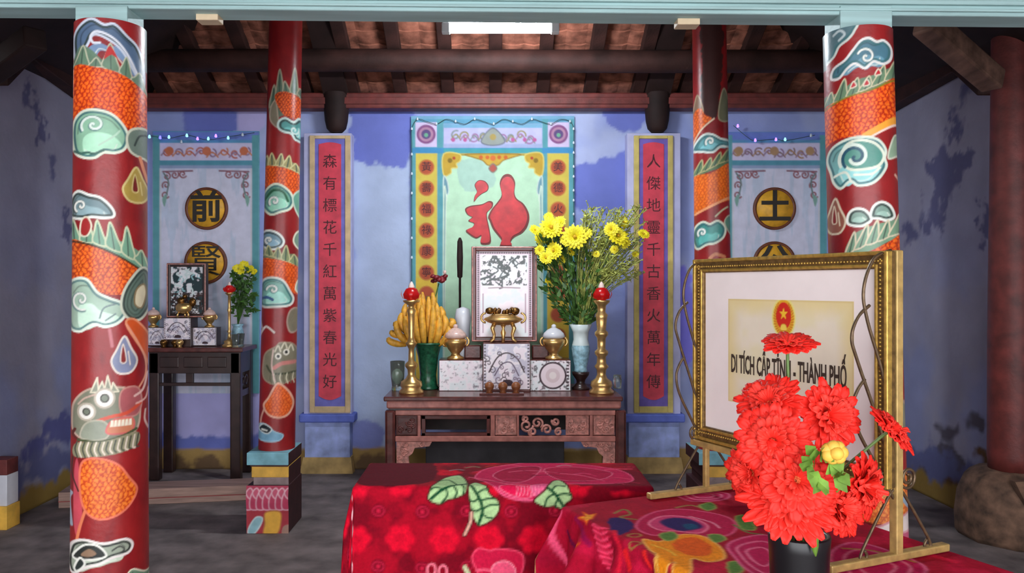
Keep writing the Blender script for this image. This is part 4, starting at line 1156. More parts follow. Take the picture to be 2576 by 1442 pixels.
# ------------------------------------------------------------ the carved altar
YA = 5.45; SA = YA / FPX; ZA = 0.742
AX = lambda q: (q - VX) * SA
AZ = lambda q: EYE - (q - VY) * SA
YBK = 6.17
t = thing('altar_table', (.07, 5.8, 0), 'wide carved rosewood altar table in front of the green good-fortune panel', 'altar table')
b = B(); b.box((AX(965), YA - .01, AZ(1010)), (AX(1567), YBK, ZA), .008); b.build('table_top', M['rose'], t)
b = B(); b.box((AX(972), YA - .002, AZ(1029)), (AX(1563), YBK - .01, AZ(1009)), .012); b.build('moulding', M['rose_light'], t)
b = B(); b.box((AX(980), YA + .016, AZ(1034)), (AX(1558), YBK - .03, AZ(1028))); b.build('neck', M['ebony'], t)
lz = .0
for x0, x1 in ((968, 994), (1549, 1576)):
    for y0 in (YA, YBK - .08):
        b = B(); b.box((AX(x0), y0, 0), (AX(x1), y0 + .07, AZ(1033)), .012)
        if y0 == YA: b.box((AX(x0) + .012, y0 - .006, .1), (AX(x1) - .012, y0 + .02, AZ(1036)), .006)
        b.build('leg', M['rose'], t)
b = B(); b.box((AX(994), YA + .004, AZ(1046)), (AX(1549), YA + .05, AZ(1033)), .006); b.build('rail', M['rose_light'], t)
b = B(); b.box((AX(994), YA + .0, AZ(1112)), (AX(1549), YA + .05, AZ(1098)), .006); b.build('rail', M['rose_light'], t)
# apron: dividers, carved squares and an open fretwork length
for x0, x1 in ((1050, 1058), (1234, 1245), (1300, 1306), (1484, 1492)):
    b = B(); b.box((AX(x0), YA + .006, AZ(1099)), (AX(x1), YA + .045, AZ(1045)), .004); b.build('apron_divider', M['rose_light'], t)


def carved(x0, x1, y0, y1, name, mat, seed, n=7):
    b = B(); rnd = random.Random(seed)
    b.box((AX(x0), YA + .022, AZ(y1)), (AX(x1), YA + .04, AZ(y0)), .003)
    for q in ((x0 + 3, y0 + 2, x1 - 3, y0 + 5), (x0 + 3, y1 - 5, x1 - 3, y1 - 2), (x0 + 2, y0 + 2, x0 + 5, y1 - 2), (x1 - 5, y0 + 2, x1 - 2, y1 - 2)):
        b.box((AX(q[0]), YA + .012, AZ(q[3])), (AX(q[2]), YA + .024, AZ(q[1])), .002)
    for k in range(n):
        cx = rnd.uniform(x0 + 10, x1 - 10); cy = rnd.uniform(y0 + 12, y1 - 12); r = rnd.uniform(6, 10)
        sp = spiral(cx, cy, r, 1.5, rnd.uniform(0, 6), rnd.choice((-1.2, 1.2)), 1, 14)
        b.tube([(AX(a), YA + .018, AZ(c)) for a, c in sp], .006, 6)
    b.build(name, mat, t)


carved(995, 1050, 1047, 1097, 'carved_square', M['rose'], 1)
carved(1246, 1300, 1047, 1097, 'carved_square', M['carve'], 2)
carved(1493, 1548, 1047, 1097, 'carved_square', M['carve'], 3)
carved(1424, 1483, 1047, 1097, 'carved_square', M['carve'], 5)
b = B()
for k, (cx, cy, r, d) in enumerate(((1325, 1072, 17, 1), (1352, 1066, 15, -1), (1340, 1088, 11, 1), (1376, 1082, 13, 1), (1398, 1062, 10, -1), (1322, 1055, 8, -1), (1405, 1088, 9, -1))):
    b.tube([(AX(a), YA + .02, AZ(c)) for a, c in spiral(cx, cy, r, 3, k * .9, 1.4 * d, 1, 20)], .0095, 6)
b.build('fretwork', M['carve'], t)
b = B()
for q in ((1060, 1047, 1233, 1056), (1060, 1090, 1233, 1098), (1060, 1047, 1070, 1098), (1224, 1047, 1233, 1098)):
    b.box((AX(q[0]), YA + .012, AZ(q[3])), (AX(q[2]), YA + .04, AZ(q[1])), .003)
b.build('open_panel_frame', M['rose'], t)
for s, x0, x1, sd in ((1, 997, 1086, 4), (-1, 1548, 1462, 9)):
    b = B(); rnd = random.Random(sd)
    pts = [(x0, 1113), (x1, 1113), (x1 - s * 6, 1124), (x0 + s * 46, 1128), (x0 + s * 40, 1142), (x0 + s * 30, 1150), (x0 + s * 32, 1172), (x0 + s * 18, 1196), (x0 + s * 16, 1225), (x0, 1232)]
    b.prism([(AX(x), YA + .012, AZ(y)) for x, y in pts], (0, .02, 0))
    for k in range(12):
        cx = x0 + s * rnd.uniform(6, 30); cy = rnd.uniform(1120, 1205) if k % 3 else 1119
        if cy < 1121: cx = x0 + s * rnd.uniform(10, 78)
        b.tube([(AX(a), YA + .01, AZ(c)) for a, c in spiral(cx, cy, 7, 1.5, k, 1.2 * (-1) ** k, 1, 12)], .0055, 6)
    b.build('corner_bracket', M['carve'], t)
b = B(); b.box((AX(994), YBK - .06, AZ(1125)), (AX(1549), YBK - .03, AZ(1033))); b.build('back_rail', M['ebony'], t)
for x in (AX(978), AX(1560)):
    b = B(); b.box((x - .015, YA + .07, AZ(1112)), (x + .015, YBK - .08, AZ(1033)), .004); b.build('side_rail', M['rose'], t)
b = B(); A = W(1072, 1112, 6.0); E = W(1418, 1200, 6.0)
b.box((A.x, 5.95, 0), (E.x, 6.12, A.z + .02), .006)
tag(b.build('storage_box', M['darkbox'], None, (0, 6.0, 0)), 'long dark grey box standing on the floor under the carved altar table', 'box')


# ------------------------------------------------------------ altar furnishings, one builder for each kind
def candlestick(x, y, z, h, lab, prof=None, group='brass candlesticks'):
    k = h / 278.0
    t = thing('candlestick', (x, y, z), lab, 'candlestick', group)
    prof = prof or [(0, 0), (31, 0), (31, 6), (24, 13), (28, 20), (26, 30), (14, 38), (9, 48), (10, 60), (16, 68), (16, 74), (8, 82), (7, 112), (11, 120), (15, 126), (10, 132), (7, 142), (9, 200), (12, 210), (7, 216), (8, 222), (20, 230), (22, 235), (6, 236), (0, 236)]
    b = B(); b.lathe([(r * k, q * k) for r, q in prof], (x, y, z), 24); b.build('stem', M['brass'], t)
    b = B(); b.lathe([(0, 232), (8, 233), (16, 240), (19, 250), (15, 262), (7, 268), (0, 268)] and [(r * k, q * k) for r, q in ((0, 234), (10, 235), (18, 242), (20, 252), (14, 264), (6, 268), (0, 268))], (x, y, z), 18)
    for i in range(6):
        a = i * pi / 3; d = Vector((cos(a), sin(a), 0))
        b.strip([[Vector((x, y, z)) + d * (q[0] * k) + Vector((-d.y, d.x, 0)) * (q[2] * k * e) + Vector((0, 0, q[1] * k)) for e in (-1, 0, 1)] for q in ((8, 236, 3), (21, 240, 8), (26, 250, 7), (24, 262, .5))])
    cu_ = b.build('red_cup', M['red_lamp'], t)
    b = B(); b.lathe([(q[0] * k, q[1] * k) for q in ((7, 264), (8, 270), (4, 279), (0, 283))], (x, y, z), 12); b.build('tip', M['wax'], cu_)


def urn(x, y, z, h, lab, lidmat, group):
    k = h / 80.0
    t = thing('lidded_urn', (x, y, z), lab, 'urn', group)
    b = B(); b.lathe([(r * k, q * k) for r, q in ((0, 0), (20, 0), (20, 5), (12, 9), (10, 14), (18, 24), (26, 38), (27, 46), (20, 51), (0, 52))], (x, y, z), 24); b.build('body', M['brass'], t)
    b = B(); b.lathe([(r * k, q * k) for r, q in ((0, 50), (22, 50), (27, 54), (24, 62), (16, 70), (6, 75), (0, 76))], (x, y, z), 24)
    ld = b.build('lid', M[lidmat], t); b = B(); b.ball((x, y, z + 78 * k), 6 * k); b.build('lid_knob', M[lidmat], ld)
    for s in (-1, 1):
        b = B(); b.tube([(x + s * (24 + 8 * sin(a)) * k, y, z + (42 - 10 * cos(a)) * k) for a in np.linspace(.1, pi - .1, 8)], 2.6 * k, 6); b.build('handle', M['brass'], t)


def pearl_panel(name, X0, X1, Z0, Z1, y, parent, seed, style, step=.0042):
    """inlay: shell pieces cut into branches, figures and scrolls"""
    nx = int((X1 - X0) / step) + 2; nz = int((Z1 - Z0) / step) + 2
    xs = np.linspace(X0, X1, nx); zs = np.linspace(Z0, Z1, nz); X, Z = np.meshgrid(xs, zs)
    U = (X - X0) / (X1 - X0) * 100; V = (1 - (Z - Z0) / (Z1 - Z0)) * 100 * (Z1 - Z0) / (X1 - X0)
    p = Paint(U, V, (246, 238, 242)); p.aa = 1.2
    vmax = 100 * (Z1 - Z0) / (X1 - X0); rnd = random.Random(seed)
    n = fbm(U.ravel() / 5, V.ravel() / 5, seed); n2 = fbm(U.ravel() / 14, V.ravel() / 14, seed + 3)
    p.mix(np.arange(n.size), (228, 236, 238), np.clip((n2 - .5) * 5, 0, .8)); p.mix(np.arange(n.size), (244, 224, 234), np.clip((.5 - n2) * 4, 0, .6))
    dk = (64, 44, 52)
    if style == 'tablet':
        m = np.clip((n - .53) * 14, 0, 1) * (V.ravel() < vmax * .40) * (V.ravel() > 8) * (np.abs(U.ravel() - 50) < 40)
        p.mix(np.arange(n.size), (58, 62, 62), m)
        for k in range(14):
            x = rnd.uniform(16, 84); v = rnd.uniform(10, vmax * .36)
            p.line([(x, v), (x + rnd.uniform(-12, 12), v + rnd.uniform(3, 10)), (x + rnd.uniform(-16, 16), v + rnd.uniform(8, 20))], (44, 56, 54), rnd.uniform(2, 4))
        p.line([(22, vmax * .43), (50, vmax * .425), (78, vmax * .43)], (150, 120, 130), 2)
        p.rect(0, 0, 7, vmax, (208, 176, 192)); p.rect(93, 0, 100, vmax, (208, 176, 192)); p.rect(0, 0, 100, 6, (208, 176, 192))
        for k in range(40):
            v = vmax * k / 40
            p.disc(3.5, v, 1.6, dk); p.disc(96.5, v, 1.6, dk)
        for k in range(24): p.disc(100 * k / 24, 3, 1.5, dk)
        p.line([(12, vmax * .5), (12, vmax * .95)], (170, 130, 150), 2); p.line([(88, vmax * .5), (88, vmax * .95)], (170, 130, 150), 2)
    elif style == 'dark':
        m = np.clip((.56 - n2) * 9, 0, 1); p.mix(np.arange(n.size), (34, 58, 62), m)
        for k in range(16):
            a, c = rnd.uniform(8, 92), rnd.uniform(6, vmax * .55)
            p.line([(a, c), (a + rnd.uniform(-10, 10), c + rnd.uniform(4, 9)), (a + rnd.uniform(-16, 16), c + rnd.uniform(8, 16))], rnd.choice([(210, 226, 224), (150, 196, 200), (30, 60, 62)]), rnd.uniform(2.5, 5))
        p.mix(np.arange(n.size), (60, 42, 42), (V.ravel() > vmax * .55) * np.clip((n - .4) * 8, 0, 1))
    elif style == 'scroll':
        p.mix(np.arange(n.size), (196, 186, 206), np.clip((n2 - .5) * 10, 0, .8))
        p.line([(12, vmax * .62), (30, vmax * .3), (52, vmax * .2), (74, vmax * .34), (88, vmax * .62)], dk, 3.2)
        p.line([(24, vmax * .7), (40, vmax * .45), (60, vmax * .42), (76, vmax * .7)], (96, 78, 100), 2.6)
        p.blob([(40, vmax * .92), (44, vmax * .8), (60, vmax * .8), (64, vmax * .92)], dk)
        for k in range(20):
            x = rnd.uniform(6, 94); v = rnd.uniform(4, vmax - 4)
            p.line(spiral(x, v, rnd.uniform(4, 9), 1, rnd.uniform(0, 6), rnd.choice((-1.1, 1.1)), 1, 14), dk if k % 2 else (120, 96, 116), 1.8, smooth=False)
        for k in range(int(vmax / 7) + 1): p.disc(3, 3 + 7 * k, 2, dk); p.disc(97, 3 + 7 * k, 2, dk)
    elif style == 'bright':
        p.mix(np.arange(n.size), (130, 120, 130), np.clip((n - .66) * 10, 0, .6) + np.clip((U.ravel() - 66) / 40, 0, 1) * np.clip((n - .5) * 12, 0, .8))
    elif style == 'rosette':
        p.mix(np.arange(n.size), dk, np.clip((n - .58) * 12, 0, .8))
        cx, cy = 56, vmax * .5; r = vmax * .4
        p.disc(cx, cy, r * 1.15, dk); p.disc(cx, cy, r, (240, 222, 228)); p.disc(cx, cy, r * .6, (222, 200, 204)); p.disc(cx, cy, r * .3, (240, 228, 226))
        for k in range(9): p.rect(90, 2 + k * vmax / 9, 97, 2 + (k + .5) * vmax / 9, dk)
    P = np.stack([X, np.full_like(X, y), Z], -1)
    return grid_mesh(name, P, p.done(), M['pearl'], parent)


def tablet(x0, x1, z0, z1, y, lab, style, wood, fr=.035):
    t = thing('inlaid_tablet', ((x0 + x1) / 2, y, z0), lab, 'altar tablet')
    b = B(); b.box((x0 + .01, y, z0), (x1 - .01, y + .03, z1 - .008), .003); b.build('back_board', M[wood], t)
    b = B()
    for q in ((x0, z0, x0 + fr, z1), (x1 - fr, z0, x1, z1), (x0 + fr * .8, z1 - fr, x1 - fr * .8, z1), (x0 + fr * .8, z0, x1 - fr * .8, z0 + fr)):
        b.box((q[0], y - .02, q[1]), (q[2], y + .035, q[3]), .007)
    fr_ = b.build('frame', M[wood], t)
    e = fr * .55
    b = B()
    for q in ((x0 + .004, z0 + .004, x0 + .012, z1 - .004), (x1 - .012, z0 + .004, x1 - .004, z1 - .004), (x0 + .012, z1 - .012, x1 - .012, z1 - .004), (x0 + .012, z0 + .004, x1 - .012, z0 + .012)):
        b.box((q[0], y - .026, q[1]), (q[2], y - .018, q[3]), .002)
    b.build('pale_edge', M['carve'], fr_)
    pearl_panel('inlay', x0 + fr, x1 - fr, z0 + fr, z1 - fr, y - .004, t, 11 if style == 'tablet' else 5, style)
    return t


def at(px, py, Y): return W(px, py, Y)


# candlesticks on the carved altar
for cx, lab, prof in ((1035, 'brass candlestick with a red lotus cup in front of the bananas', None),
                      (1513, 'brass candlestick with a red lotus cup beside the blue vase of yellow flowers',
                       [(0, 0), (31, 0), (31, 6), (24, 13), (28, 20), (26, 30), (15, 38), (11, 48), (12, 60), (18, 68), (12, 76), (11, 92), (17, 100), (17, 106), (10, 112), (11, 140), (17, 148), (17, 154), (11, 160), (14, 190), (16, 198), (10, 206), (12, 222), (20, 230), (22, 235), (6, 236), (0, 236)])):
    q = at(cx, 990, 5.62); candlestick(q.x, 5.62, ZA, .778, lab, prof)

# inlaid stand: a wide low base with a taller centre block
t = thing('inlaid_stand', (0, 5.8, ZA), 'wide stand inlaid with mother of pearl on the carved altar, stepped up in the middle', 'altar stand')
ys = 5.74; q0 = at(1104, 983, ys); q1 = at(1436, 906, ys); zt = q1.z
b = B(); b.box((q0.x, ys, ZA), (q1.x, ys + .2, zt), .004); b.build('base_box', M['rose'], t)
c0 = at(1215, 983, ys - .05); c1 = at(1334, 864, ys - .05)
b = B(); b.box((c0.x, ys - .05, ZA), (c1.x, ys + .22, c1.z), .004); b.build('centre_block', M['rose'], t)
e = .004
pearl_panel('inlay', q0.x + e, c0.x - e, ZA + e, zt - e, ys - .002, t, 3, 'bright')
pearl_panel('inlay', c1.x + e, q1.x - e, ZA + e, zt - e, ys - .002, t, 4, 'rosette')
pearl_panel('inlay', c0.x + e, c1.x - e, ZA + .02, c1.z - e, ys - .052, t, 6, 'scroll')
for px in (1190, 1360):
    w0 = at(px - 22, 862, 5.86); b = B(); b.box((w0.x, 5.84, zt), (w0.x + .124, 5.94, zt + .1), .01); b.build('shoulder', M['rose'], t)
# tablet on the stand
yt = 5.87; a0 = at(1186, 862, yt); a1 = at(1351, 620, yt)
tablet(a0.x, a1.x, c1.z, a1.z, yt, 'upright tablet of bright mother of pearl in a carved red-brown frame on the wide stand', 'tablet', 'rose', .036)

# brass incense burner in front of the tablet
yb_ = 5.755; q = at(1266, 864, yb_); zb_ = c1.z + .002
t = thing('incense_burner', (q.x, yb_, zb_), 'ornate brass incense burner on splayed legs in front of the bright tablet', 'incense burner')
k = .00287
b = B(); b.lathe([(r * k, z_ * k) for r, z_ in ((0, 44), (18, 44), (38, 50), (50, 58), (46, 62), (36, 66), (30, 72), (0, 72))], (q.x, yb_, zb_), 28, .62); b.build('bowl', M['brass'], t)
b = B()
rnd = random.Random(4)
for i in range(16):
    a = rnd.uniform(0, 2 * pi); rr = rnd.uniform(10, 42)
    b.ball((q.x + rr * cos(a) * k, yb_ + rr * sin(a) * k * .5, zb_ + (70 + rnd.uniform(0, 12)) * k), rnd.uniform(5, 8) * k, (1, 1, 1.2), 1)
for i in (-34, 30): b.ball((q.x + i * k, yb_ - .02, zb_ + 80 * k), 9 * k, (1.3, 1, 1), 2)
b.build('lid_ornament', M['brass_dark'], t)
for s in (-1, 1):
    b = B(); b.tube([(q.x + s * (44 + 12 * sin(a)) * k, yb_, zb_ + (62 - 12 * cos(a)) * k) for a in np.linspace(0, pi, 8)], 3 * k, 6); b.build('handle', M['brass'], t)
for i in range(4):
    a = pi / 4 + i * pi / 2; d = Vector((cos(a) * 1.15, sin(a) * .55, 0))
    b = B(); b.tube([Vector((q.x, yb_, zb_)) + d * (r * k) + Vector((0, 0, z_ * k)) for r, z_ in ((26, 50), (34, 36), (28, 20), (30, 8), (40, 2.5))], [6 * k, 5.5 * k, 4 * k, 4 * k, 3 * k], 8); b.build('leg', M['brass'], t)
b = B(); b.lathe([(0, 0), (.014, 0), (.01, .03), (.02, .07), (.008, .1), (.02, .125), (0, .126)], (q.x, yb_, zb_), 16); b.build('centre_stem', M['brass'], t)

# urns
for cx, lm, lab in ((1146, 'pinkporc', 'small brass urn with a pinkish lid on the stand, by the bananas'), (1393, 'porcelain', 'small brass urn with a white lid on the stand, by the blue vase')):
    q = at(cx, 905, 5.80); urn(q.x, 5.80, zt, .245, lab, lm, 'lidded urns')

# three brown cups and their tray
q0 = at(1206, 990, 5.56); q1 = at(1318, 985, 5.56)
t = thing('small_tray', ((q0.x + q1.x) / 2, 5.56, ZA), 'narrow brown tray at the front edge of the carved altar', 'tray')
b = B(); b.box((q0.x, 5.53, ZA), (q1.x, 5.60, ZA + .012), .004); b.build('tray_body', M['rose'], t)
for cx, lab in ((1231, 'brown cup on the small tray, the one nearest the bananas'), (1265, 'brown cup on the small tray, the middle one'), (1298, 'darker brown cup on the small tray, the one nearest the blue vase')):
    x = at(cx, 980, 5.565).x
    b = B(); b.lathe([(0, .0), (.026, 0), (.016, .012), (.03, .03), (.034, .05), (.026, .066), (.014, .074), (0, .076)], (x, 5.565, ZA + .012), 18)
    tag(b.build('cup', M['brown_cup'], None, (x, 5.565, ZA + .012)), lab, 'cup', 'brown cups on the altar')

# pot of bananas
q = at(1077, 985, 5.86)
t = thing('fruit_pot', (q.x, 5.86, ZA), 'dark green glazed pot that carries the bananas on the carved altar', 'pot')
hz = at(0, 862, 5.86).z - ZA
b = B(); b.lathe([(0, 0), (.075, 0), (.08, .01), (.066, .03), (.06, hz * .3), (.075, hz * .7), (.095, hz * .93), (.104, hz), (.09, hz), (0, hz - .02)], (q.x, 5.86, ZA), 28); b.build('pot_body', M['jade'], t)
b = B(); b.lathe([(.098, hz - .018), (.112, hz - .012), (.114, hz - .002), (.098, hz + .002)], (q.x, 5.86, ZA), 28); b.build('rim', M['jade'], t)
zt2 = ZA + hz - .01
t = thing('banana_bunch', (q.x, 5.86, zt2), 'big bunch of ripe yellow bananas standing in the green pot', 'bananas')
rnd = random.Random(12); s = 5.86 / FPX
heads = []
for row, (n, h0, spread, tip) in enumerate(((9, .0, 1.0, 0), (8, .05, .86, 1), (7, .10, .66, 2))):
    for i in range(n):
        f = (i / (n - 1) - .5) * 2
        px = 1066 + f * (84 - 10 * row) + rnd.uniform(-4, 4)
        top = 730 + abs(f) ** 1.8 * 78 - (2 - row) * 4 + rnd.uniform(-8, 8)
        if row == 0: top += 46
        if row == 1: top += 20
        bx = 1070 + f * 46; by = 868 - row * 22
        yo = -.075 + row * .04 + abs(f) * .03
        A = W(bx, by, 5.86); E = W(px, top, 5.86)
        A.y += yo * .8; E.y += yo
        mid = (A + E) / 2 + Vector((f * .09 + rnd.uniform(-.01, .01), -.03, -.01))
        pts = []
        for j in range(9):
            u = j / 8; pts.append((1 - u) ** 2 * A + 2 * u * (1 - u) * mid + u * u * E)
        r = [.011, .020, .026, .028, .028, .027, .025, .019, .009]
        b = B(); b.tube(pts, r, 6)
        b.build('banana', M['banana'], t)
b = B(); b.tube([W(1072, 868, 5.87), W(1072, 800, 5.88), W(1078, 745, 5.88)], [.03, .028, .018], 8); b.build('stalk', M['banana_tip'], t)
# dark red blossom on top
c = W(1104, 706, 5.88)
t = thing('red_blossom', c, 'dark red blossom tucked in above the bananas', 'flower')
b = B()
for i in range(14):
    a = i * 2.4; r = .012 + .0035 * i; d = Vector((cos(a), sin(a) * .6, .3 + .4 * cos(i))).normalized()
    b.ball(c + d * r, .018, (1.3, .8, 1), 1)
b.build('petals', M['darkred'], t)
b = B(); b.ball(c + Vector((.045, -.02, .06)), .013, (1, 1, 1.3), 2); b.build('pale_bud', M['pinkporc'], t)
b = B(); b.tube([c + Vector((0, 0, -.02)), W(1096, 745, 5.89), W(1090, 790, 5.89)], .005, 6); b.build('stem', M['leaf'], t)

# glass behind the left candlestick, small goblet at the right
q = at(1000, 965, 5.8); x = q.x
t = thing('water_glass', (x, 5.8, ZA), 'clear glass of pale water behind the candlestick with the bananas', 'glass')
b = B(); b.lathe([(0, 0), (.04, 0), (.044, .012), (.04, .03), (.05, .1), (.054, .21), (.049, .21), (.045, .1), (.034, .03), (0, .026)], (x, 5.8, ZA), 22); b.build('cup_wall', M['glass'], t)
b = B(); b.lathe([(0, .03), (.033, .03), (.043, .1), (.046, .17), (0, .171)], (x, 5.8, ZA), 20); b.build('pale_water', pm('pale_green_water', (190, 216, 196), .1, var=.2, scale=20, trans=.3), t)
# white flask half hidden beside the tablet
x = at(1164, 950, 5.97).x
h0 = at(0, 772, 5.97).z - ZA
b = B(); b.lathe([(0, 0), (.05, 0), (.06, .02), (.065, h0 * .35), (.05, h0 * .55), (.052, h0 * .7), (.064, h0 * .86), (.05, h0 * .97), (0, h0)], (x, 6.02, ZA), 22)
tag(b.build('white_flask', M['porcelain'], None, (x, 6.02, ZA)), 'pale porcelain flask half hidden behind the urn with the pinkish lid', 'flask')
# tall dark incense
x = at(1157, 950, 6.1).x
t = thing('incense_stick', (x, 6.1, ZA), 'thick dark incense stick standing upright before the green panel', 'incense')
zt_ = W(0, 598, 6.1).z; zm = W(0, 700, 6.1).z
b = B(); b.lathe([(0, .02), (.009, .02), (.009, zm - ZA), (.02, zm - ZA + .01), (.024, (zm + zt_) / 2 - ZA), (.02, zt_ - ZA - .03), (.008, zt_ - ZA), (0, zt_ - ZA)], (x, 6.1, ZA), 10); b.build('stick', M['black_wood'], t)
b = B(); b.lathe([(0, 0), (.05, 0), (.055, .03), (.04, .05), (.03, .08), (0, .08)], (x, 6.1, ZA), 18); b.build('holder', M['ebony'], t)

# blue vase and its stand
q = at(1461, 985, 5.84); x = q.x; s = 5.84 / FPX
t = thing('vase_stand', (x, 5.84, ZA), 'turned dark wooden stand under the blue flower vase', 'stand')
zs_ = at(0, 936, 5.84).z - ZA
b = B(); b.lathe([(0, 0), (.062, 0), (.066, .012), (.05, .024), (.03, .05), (.034, .07), (.06, zs_ - .02), (.064, zs_), (0, zs_)], (x, 5.84, ZA), 24); b.build('stand_body', M['ebony'], t)
z0 = ZA + zs_ + .001; hv = at(0, 816, 5.84).z - z0
t = thing('flower_vase', (x, 5.84, z0), 'pale blue glazed vase with a flared white mouth holding the yellow flowers', 'vase')
b = B(); b.lathe([(0, 0), (.045, 0), (.05, .01), (.044, .03), (.06, hv * .3), (.068, hv * .5), (.064, hv * .56)], (x, 5.84, z0), 26); b.build('vase_body', M['celadon'], t)
b = B(); b.lathe([(.064, hv * .56), (.054, hv * .68), (.058, hv * .84), (.084, hv), (.078, hv), (.05, hv * .8), (.045, hv * .66), (0, hv * .62)], (x, 5.84, z0), 26); b.build('neck', M['mouth'], t)
zmouth = z0 + hv * .9
# one small dark cup to the right of the candlestick
x2 = at(1553, 970, 5.9).x
b = B(); b.lathe([(0, 0), (.03, 0), (.032, .06), (.028, .1), (.02, .1), (0, .09)], (x2, 5.9, ZA), 16)
tag(b.build('glass_tumbler', M['glass'], None, (x2, 5.9, ZA)), 'small clear tumbler at the end of the carved altar past the candlestick', 'glass')


def bloom(b, c, d, r, n, rnd, layers=2, cup=.35):
    """a many-petalled flower head facing d"""
    d = Vector(d).normalized(); a = d.orthogonal().normalized(); e = d.cross(a)
    for L in range(layers):
        rr = r * (1 - .28 * L); lift = cup * (.15 + .5 * L)
        for i in range(n):
            th = 2 * pi * (i + .5 * L) / n + rnd.uniform(-.06, .06)
            u = a * cos(th) + e * sin(th); w = d.cross(u)
            q = rnd.uniform(.88, 1.06); wd = rr * 2.6 / n
            rows = []
            for f, wf, h in ((.12, .5, 0), (.45, 1, .12), (.8, 1.0, .16), (1.0, .35, .10)):
                p = Vector(c) + u * (rr * f * q) + d * (rr * (h + lift * f))
                rows.append([p - w * wd * wf, p + d * rr * .03, p + w * wd * wf])
            b.strip(rows)


# yellow chrysanthemums, each head on its own stem, and the fine sprays among them
rnd = random.Random(21)
mouth = Vector((x, 5.84, zmouth))
heads = [(1385, 575, 32), (1362, 598, 24), (1345, 580, 16), (1408, 560, 18), (1447, 597, 34), (1470, 588, 20), (1424, 606, 18), (1394, 632, 24), (1372, 650, 18), (1412, 652, 14), (1438, 632, 14), (1552, 596, 30), (1538, 578, 20), (1566, 560, 18), (1570, 610, 18), (1546, 628, 12), (1358, 630, 14), (1500, 640, 10), (1377, 707, 9), (1618, 590, 16), (1598, 640, 10), (1380, 547, 14)]
for (px, py, r) in heads:
    yy = 5.80 + rnd.uniform(-.08, .06); c = W(px, py, yy)
    t = thing('chrysanthemum', c, 'yellow chrysanthemum head on a thin stem in the pale blue altar vase', 'flower', 'yellow chrysanthemums in the altar vase')
    d = Vector((rnd.uniform(-.5, .5), -1, rnd.uniform(.0, .7)))
    b = B(); bloom(b, c, d, r * yy / FPX, 17, rnd, 4, .55); b.build('petals', M['yellow'], t)
    dn = d.normalized(); b = B(); b.ball(c + dn * r * .28 * yy / FPX, r * .16 * yy / FPX, (1, 1, 1), 1); b.build('flower_centre', M['yellow_eye'], t)
    b = B(); m = (c + mouth) / 2 + Vector((0, .03, .06))
    foot = mouth + Vector((rnd.uniform(-.03, .03), rnd.uniform(-.03, .03), 0))
    b.tube([c - dn * .006, c * .6 + m * .4 + Vector((0, .02, 0)), m * .6 + mouth * .4, foot, foot * .6 + Vector((x, 5.84, z0 + hv * .64)) * .4], .003, 5); b.build('stem', M['stem'], t)


def leafage(name, mat, lab, cat, npt, box, seed, size, spread=1.0, org=None, kind='stuff', upright=False):
    rnd = random.Random(seed); b = B()
    for i in range(npt):
        px, py, dy = box(rnd)
        p = W(px, py, 5.84 + dy); ln = size * rnd.uniform(.6, 1.3)
        d = (p - mouth).normalized() + Vector((rnd.uniform(-1, 1), rnd.uniform(-1, 1), rnd.uniform(-.7, .9))) * spread
        d.normalize(); sd = d.cross(Vector((rnd.uniform(-1, 1), rnd.uniform(-1, 1), rnd.uniform(-1, 1)))).normalized() * ln * .22
        b.strip([[p, p + sd * .02], [p + d * ln * .4 - sd, p + d * ln * .4 + sd], [p + d * ln - sd * .1, p + d * ln + sd * .1]])
    return b


def green_box(r):
    v = r.random(); py = 600 + 215 * v
    xl = np.interp(py, [600, 660, 720, 780, 815], [1360, 1356, 1366, 1400, 1432]); xr = np.interp(py, [600, 660, 720, 780, 815], [1460, 1500, 1520, 1500, 1490])
    return r.uniform(xl, xr), py, r.uniform(-.07, .09)


b = leafage('x', None, '', '', 1000, green_box, 5, .058, .8)
for i in range(26):
    px, py, dy = green_box(rnd); p = W(px, py - 40, 5.84 + dy)
    b.tube([mouth + Vector((rnd.uniform(-.04, .04), rnd.uniform(-.03, .03), -.05)), (mouth + p) / 2 + Vector((0, 0, .03)), p], .0028, 4)
o = b.build('bouquet_leaves', M['leaf'], None, mouth); tag(o, 'dark green leaves and stems massed in the pale blue altar vase', 'foliage', None, 'stuff')

b = B(); rnd = random.Random(9)
for i in range(130):
    top = W(rnd.uniform(1470, 1625), rnd.uniform(512, 690), 5.84 + rnd.uniform(-.1, .1))
    if top.x < W(1500, 0, 5.84).x and top.z < W(0, 560, 5.84).z: top.z = W(0, rnd.uniform(515, 580), 5.84).z
    m1 = mouth.lerp(top, .5) + Vector((-.04, 0, .05))
    pts = [mouth + Vector((rnd.uniform(-.03, .03), rnd.uniform(-.03, .03), -.02)), m1, mouth.lerp(top, .8) + Vector((-.02, 0, .03)), top]
    pts = [Vector(q) for q in smooth_pts([tuple(q) for q in pts], False, 3)]
    b.tube(pts, .0028, 4)
    for j in range(12):
        u = rnd.uniform(.45, 1); k_ = min(len(pts) - 2, int(u * (len(pts) - 1))); p = pts[k_].lerp(pts[k_ + 1], rnd.random())
        d = Vector((rnd.uniform(-1, 1), rnd.uniform(-1, 1), rnd.uniform(-.2, 1))).normalized(); ln = rnd.uniform(.025, .05)
        sd = d.orthogonal().normalized() * .0055
        b.strip([[p - sd, p + sd], [p + d * ln * .6 - sd, p + d * ln * .6 + sd], [p + d * ln - sd * .1, p + d * ln + sd * .1]])
        if j % 3 == 0: b.ball(p + d * ln, .006, (1, 1, 1), 1)
o = b.build('fine_sprays', M['spray'], None, mouth); tag(o, 'loose pale grey-green filler sprays leaning out of the altar vase over the scroll', 'foliage', None, 'stuff')

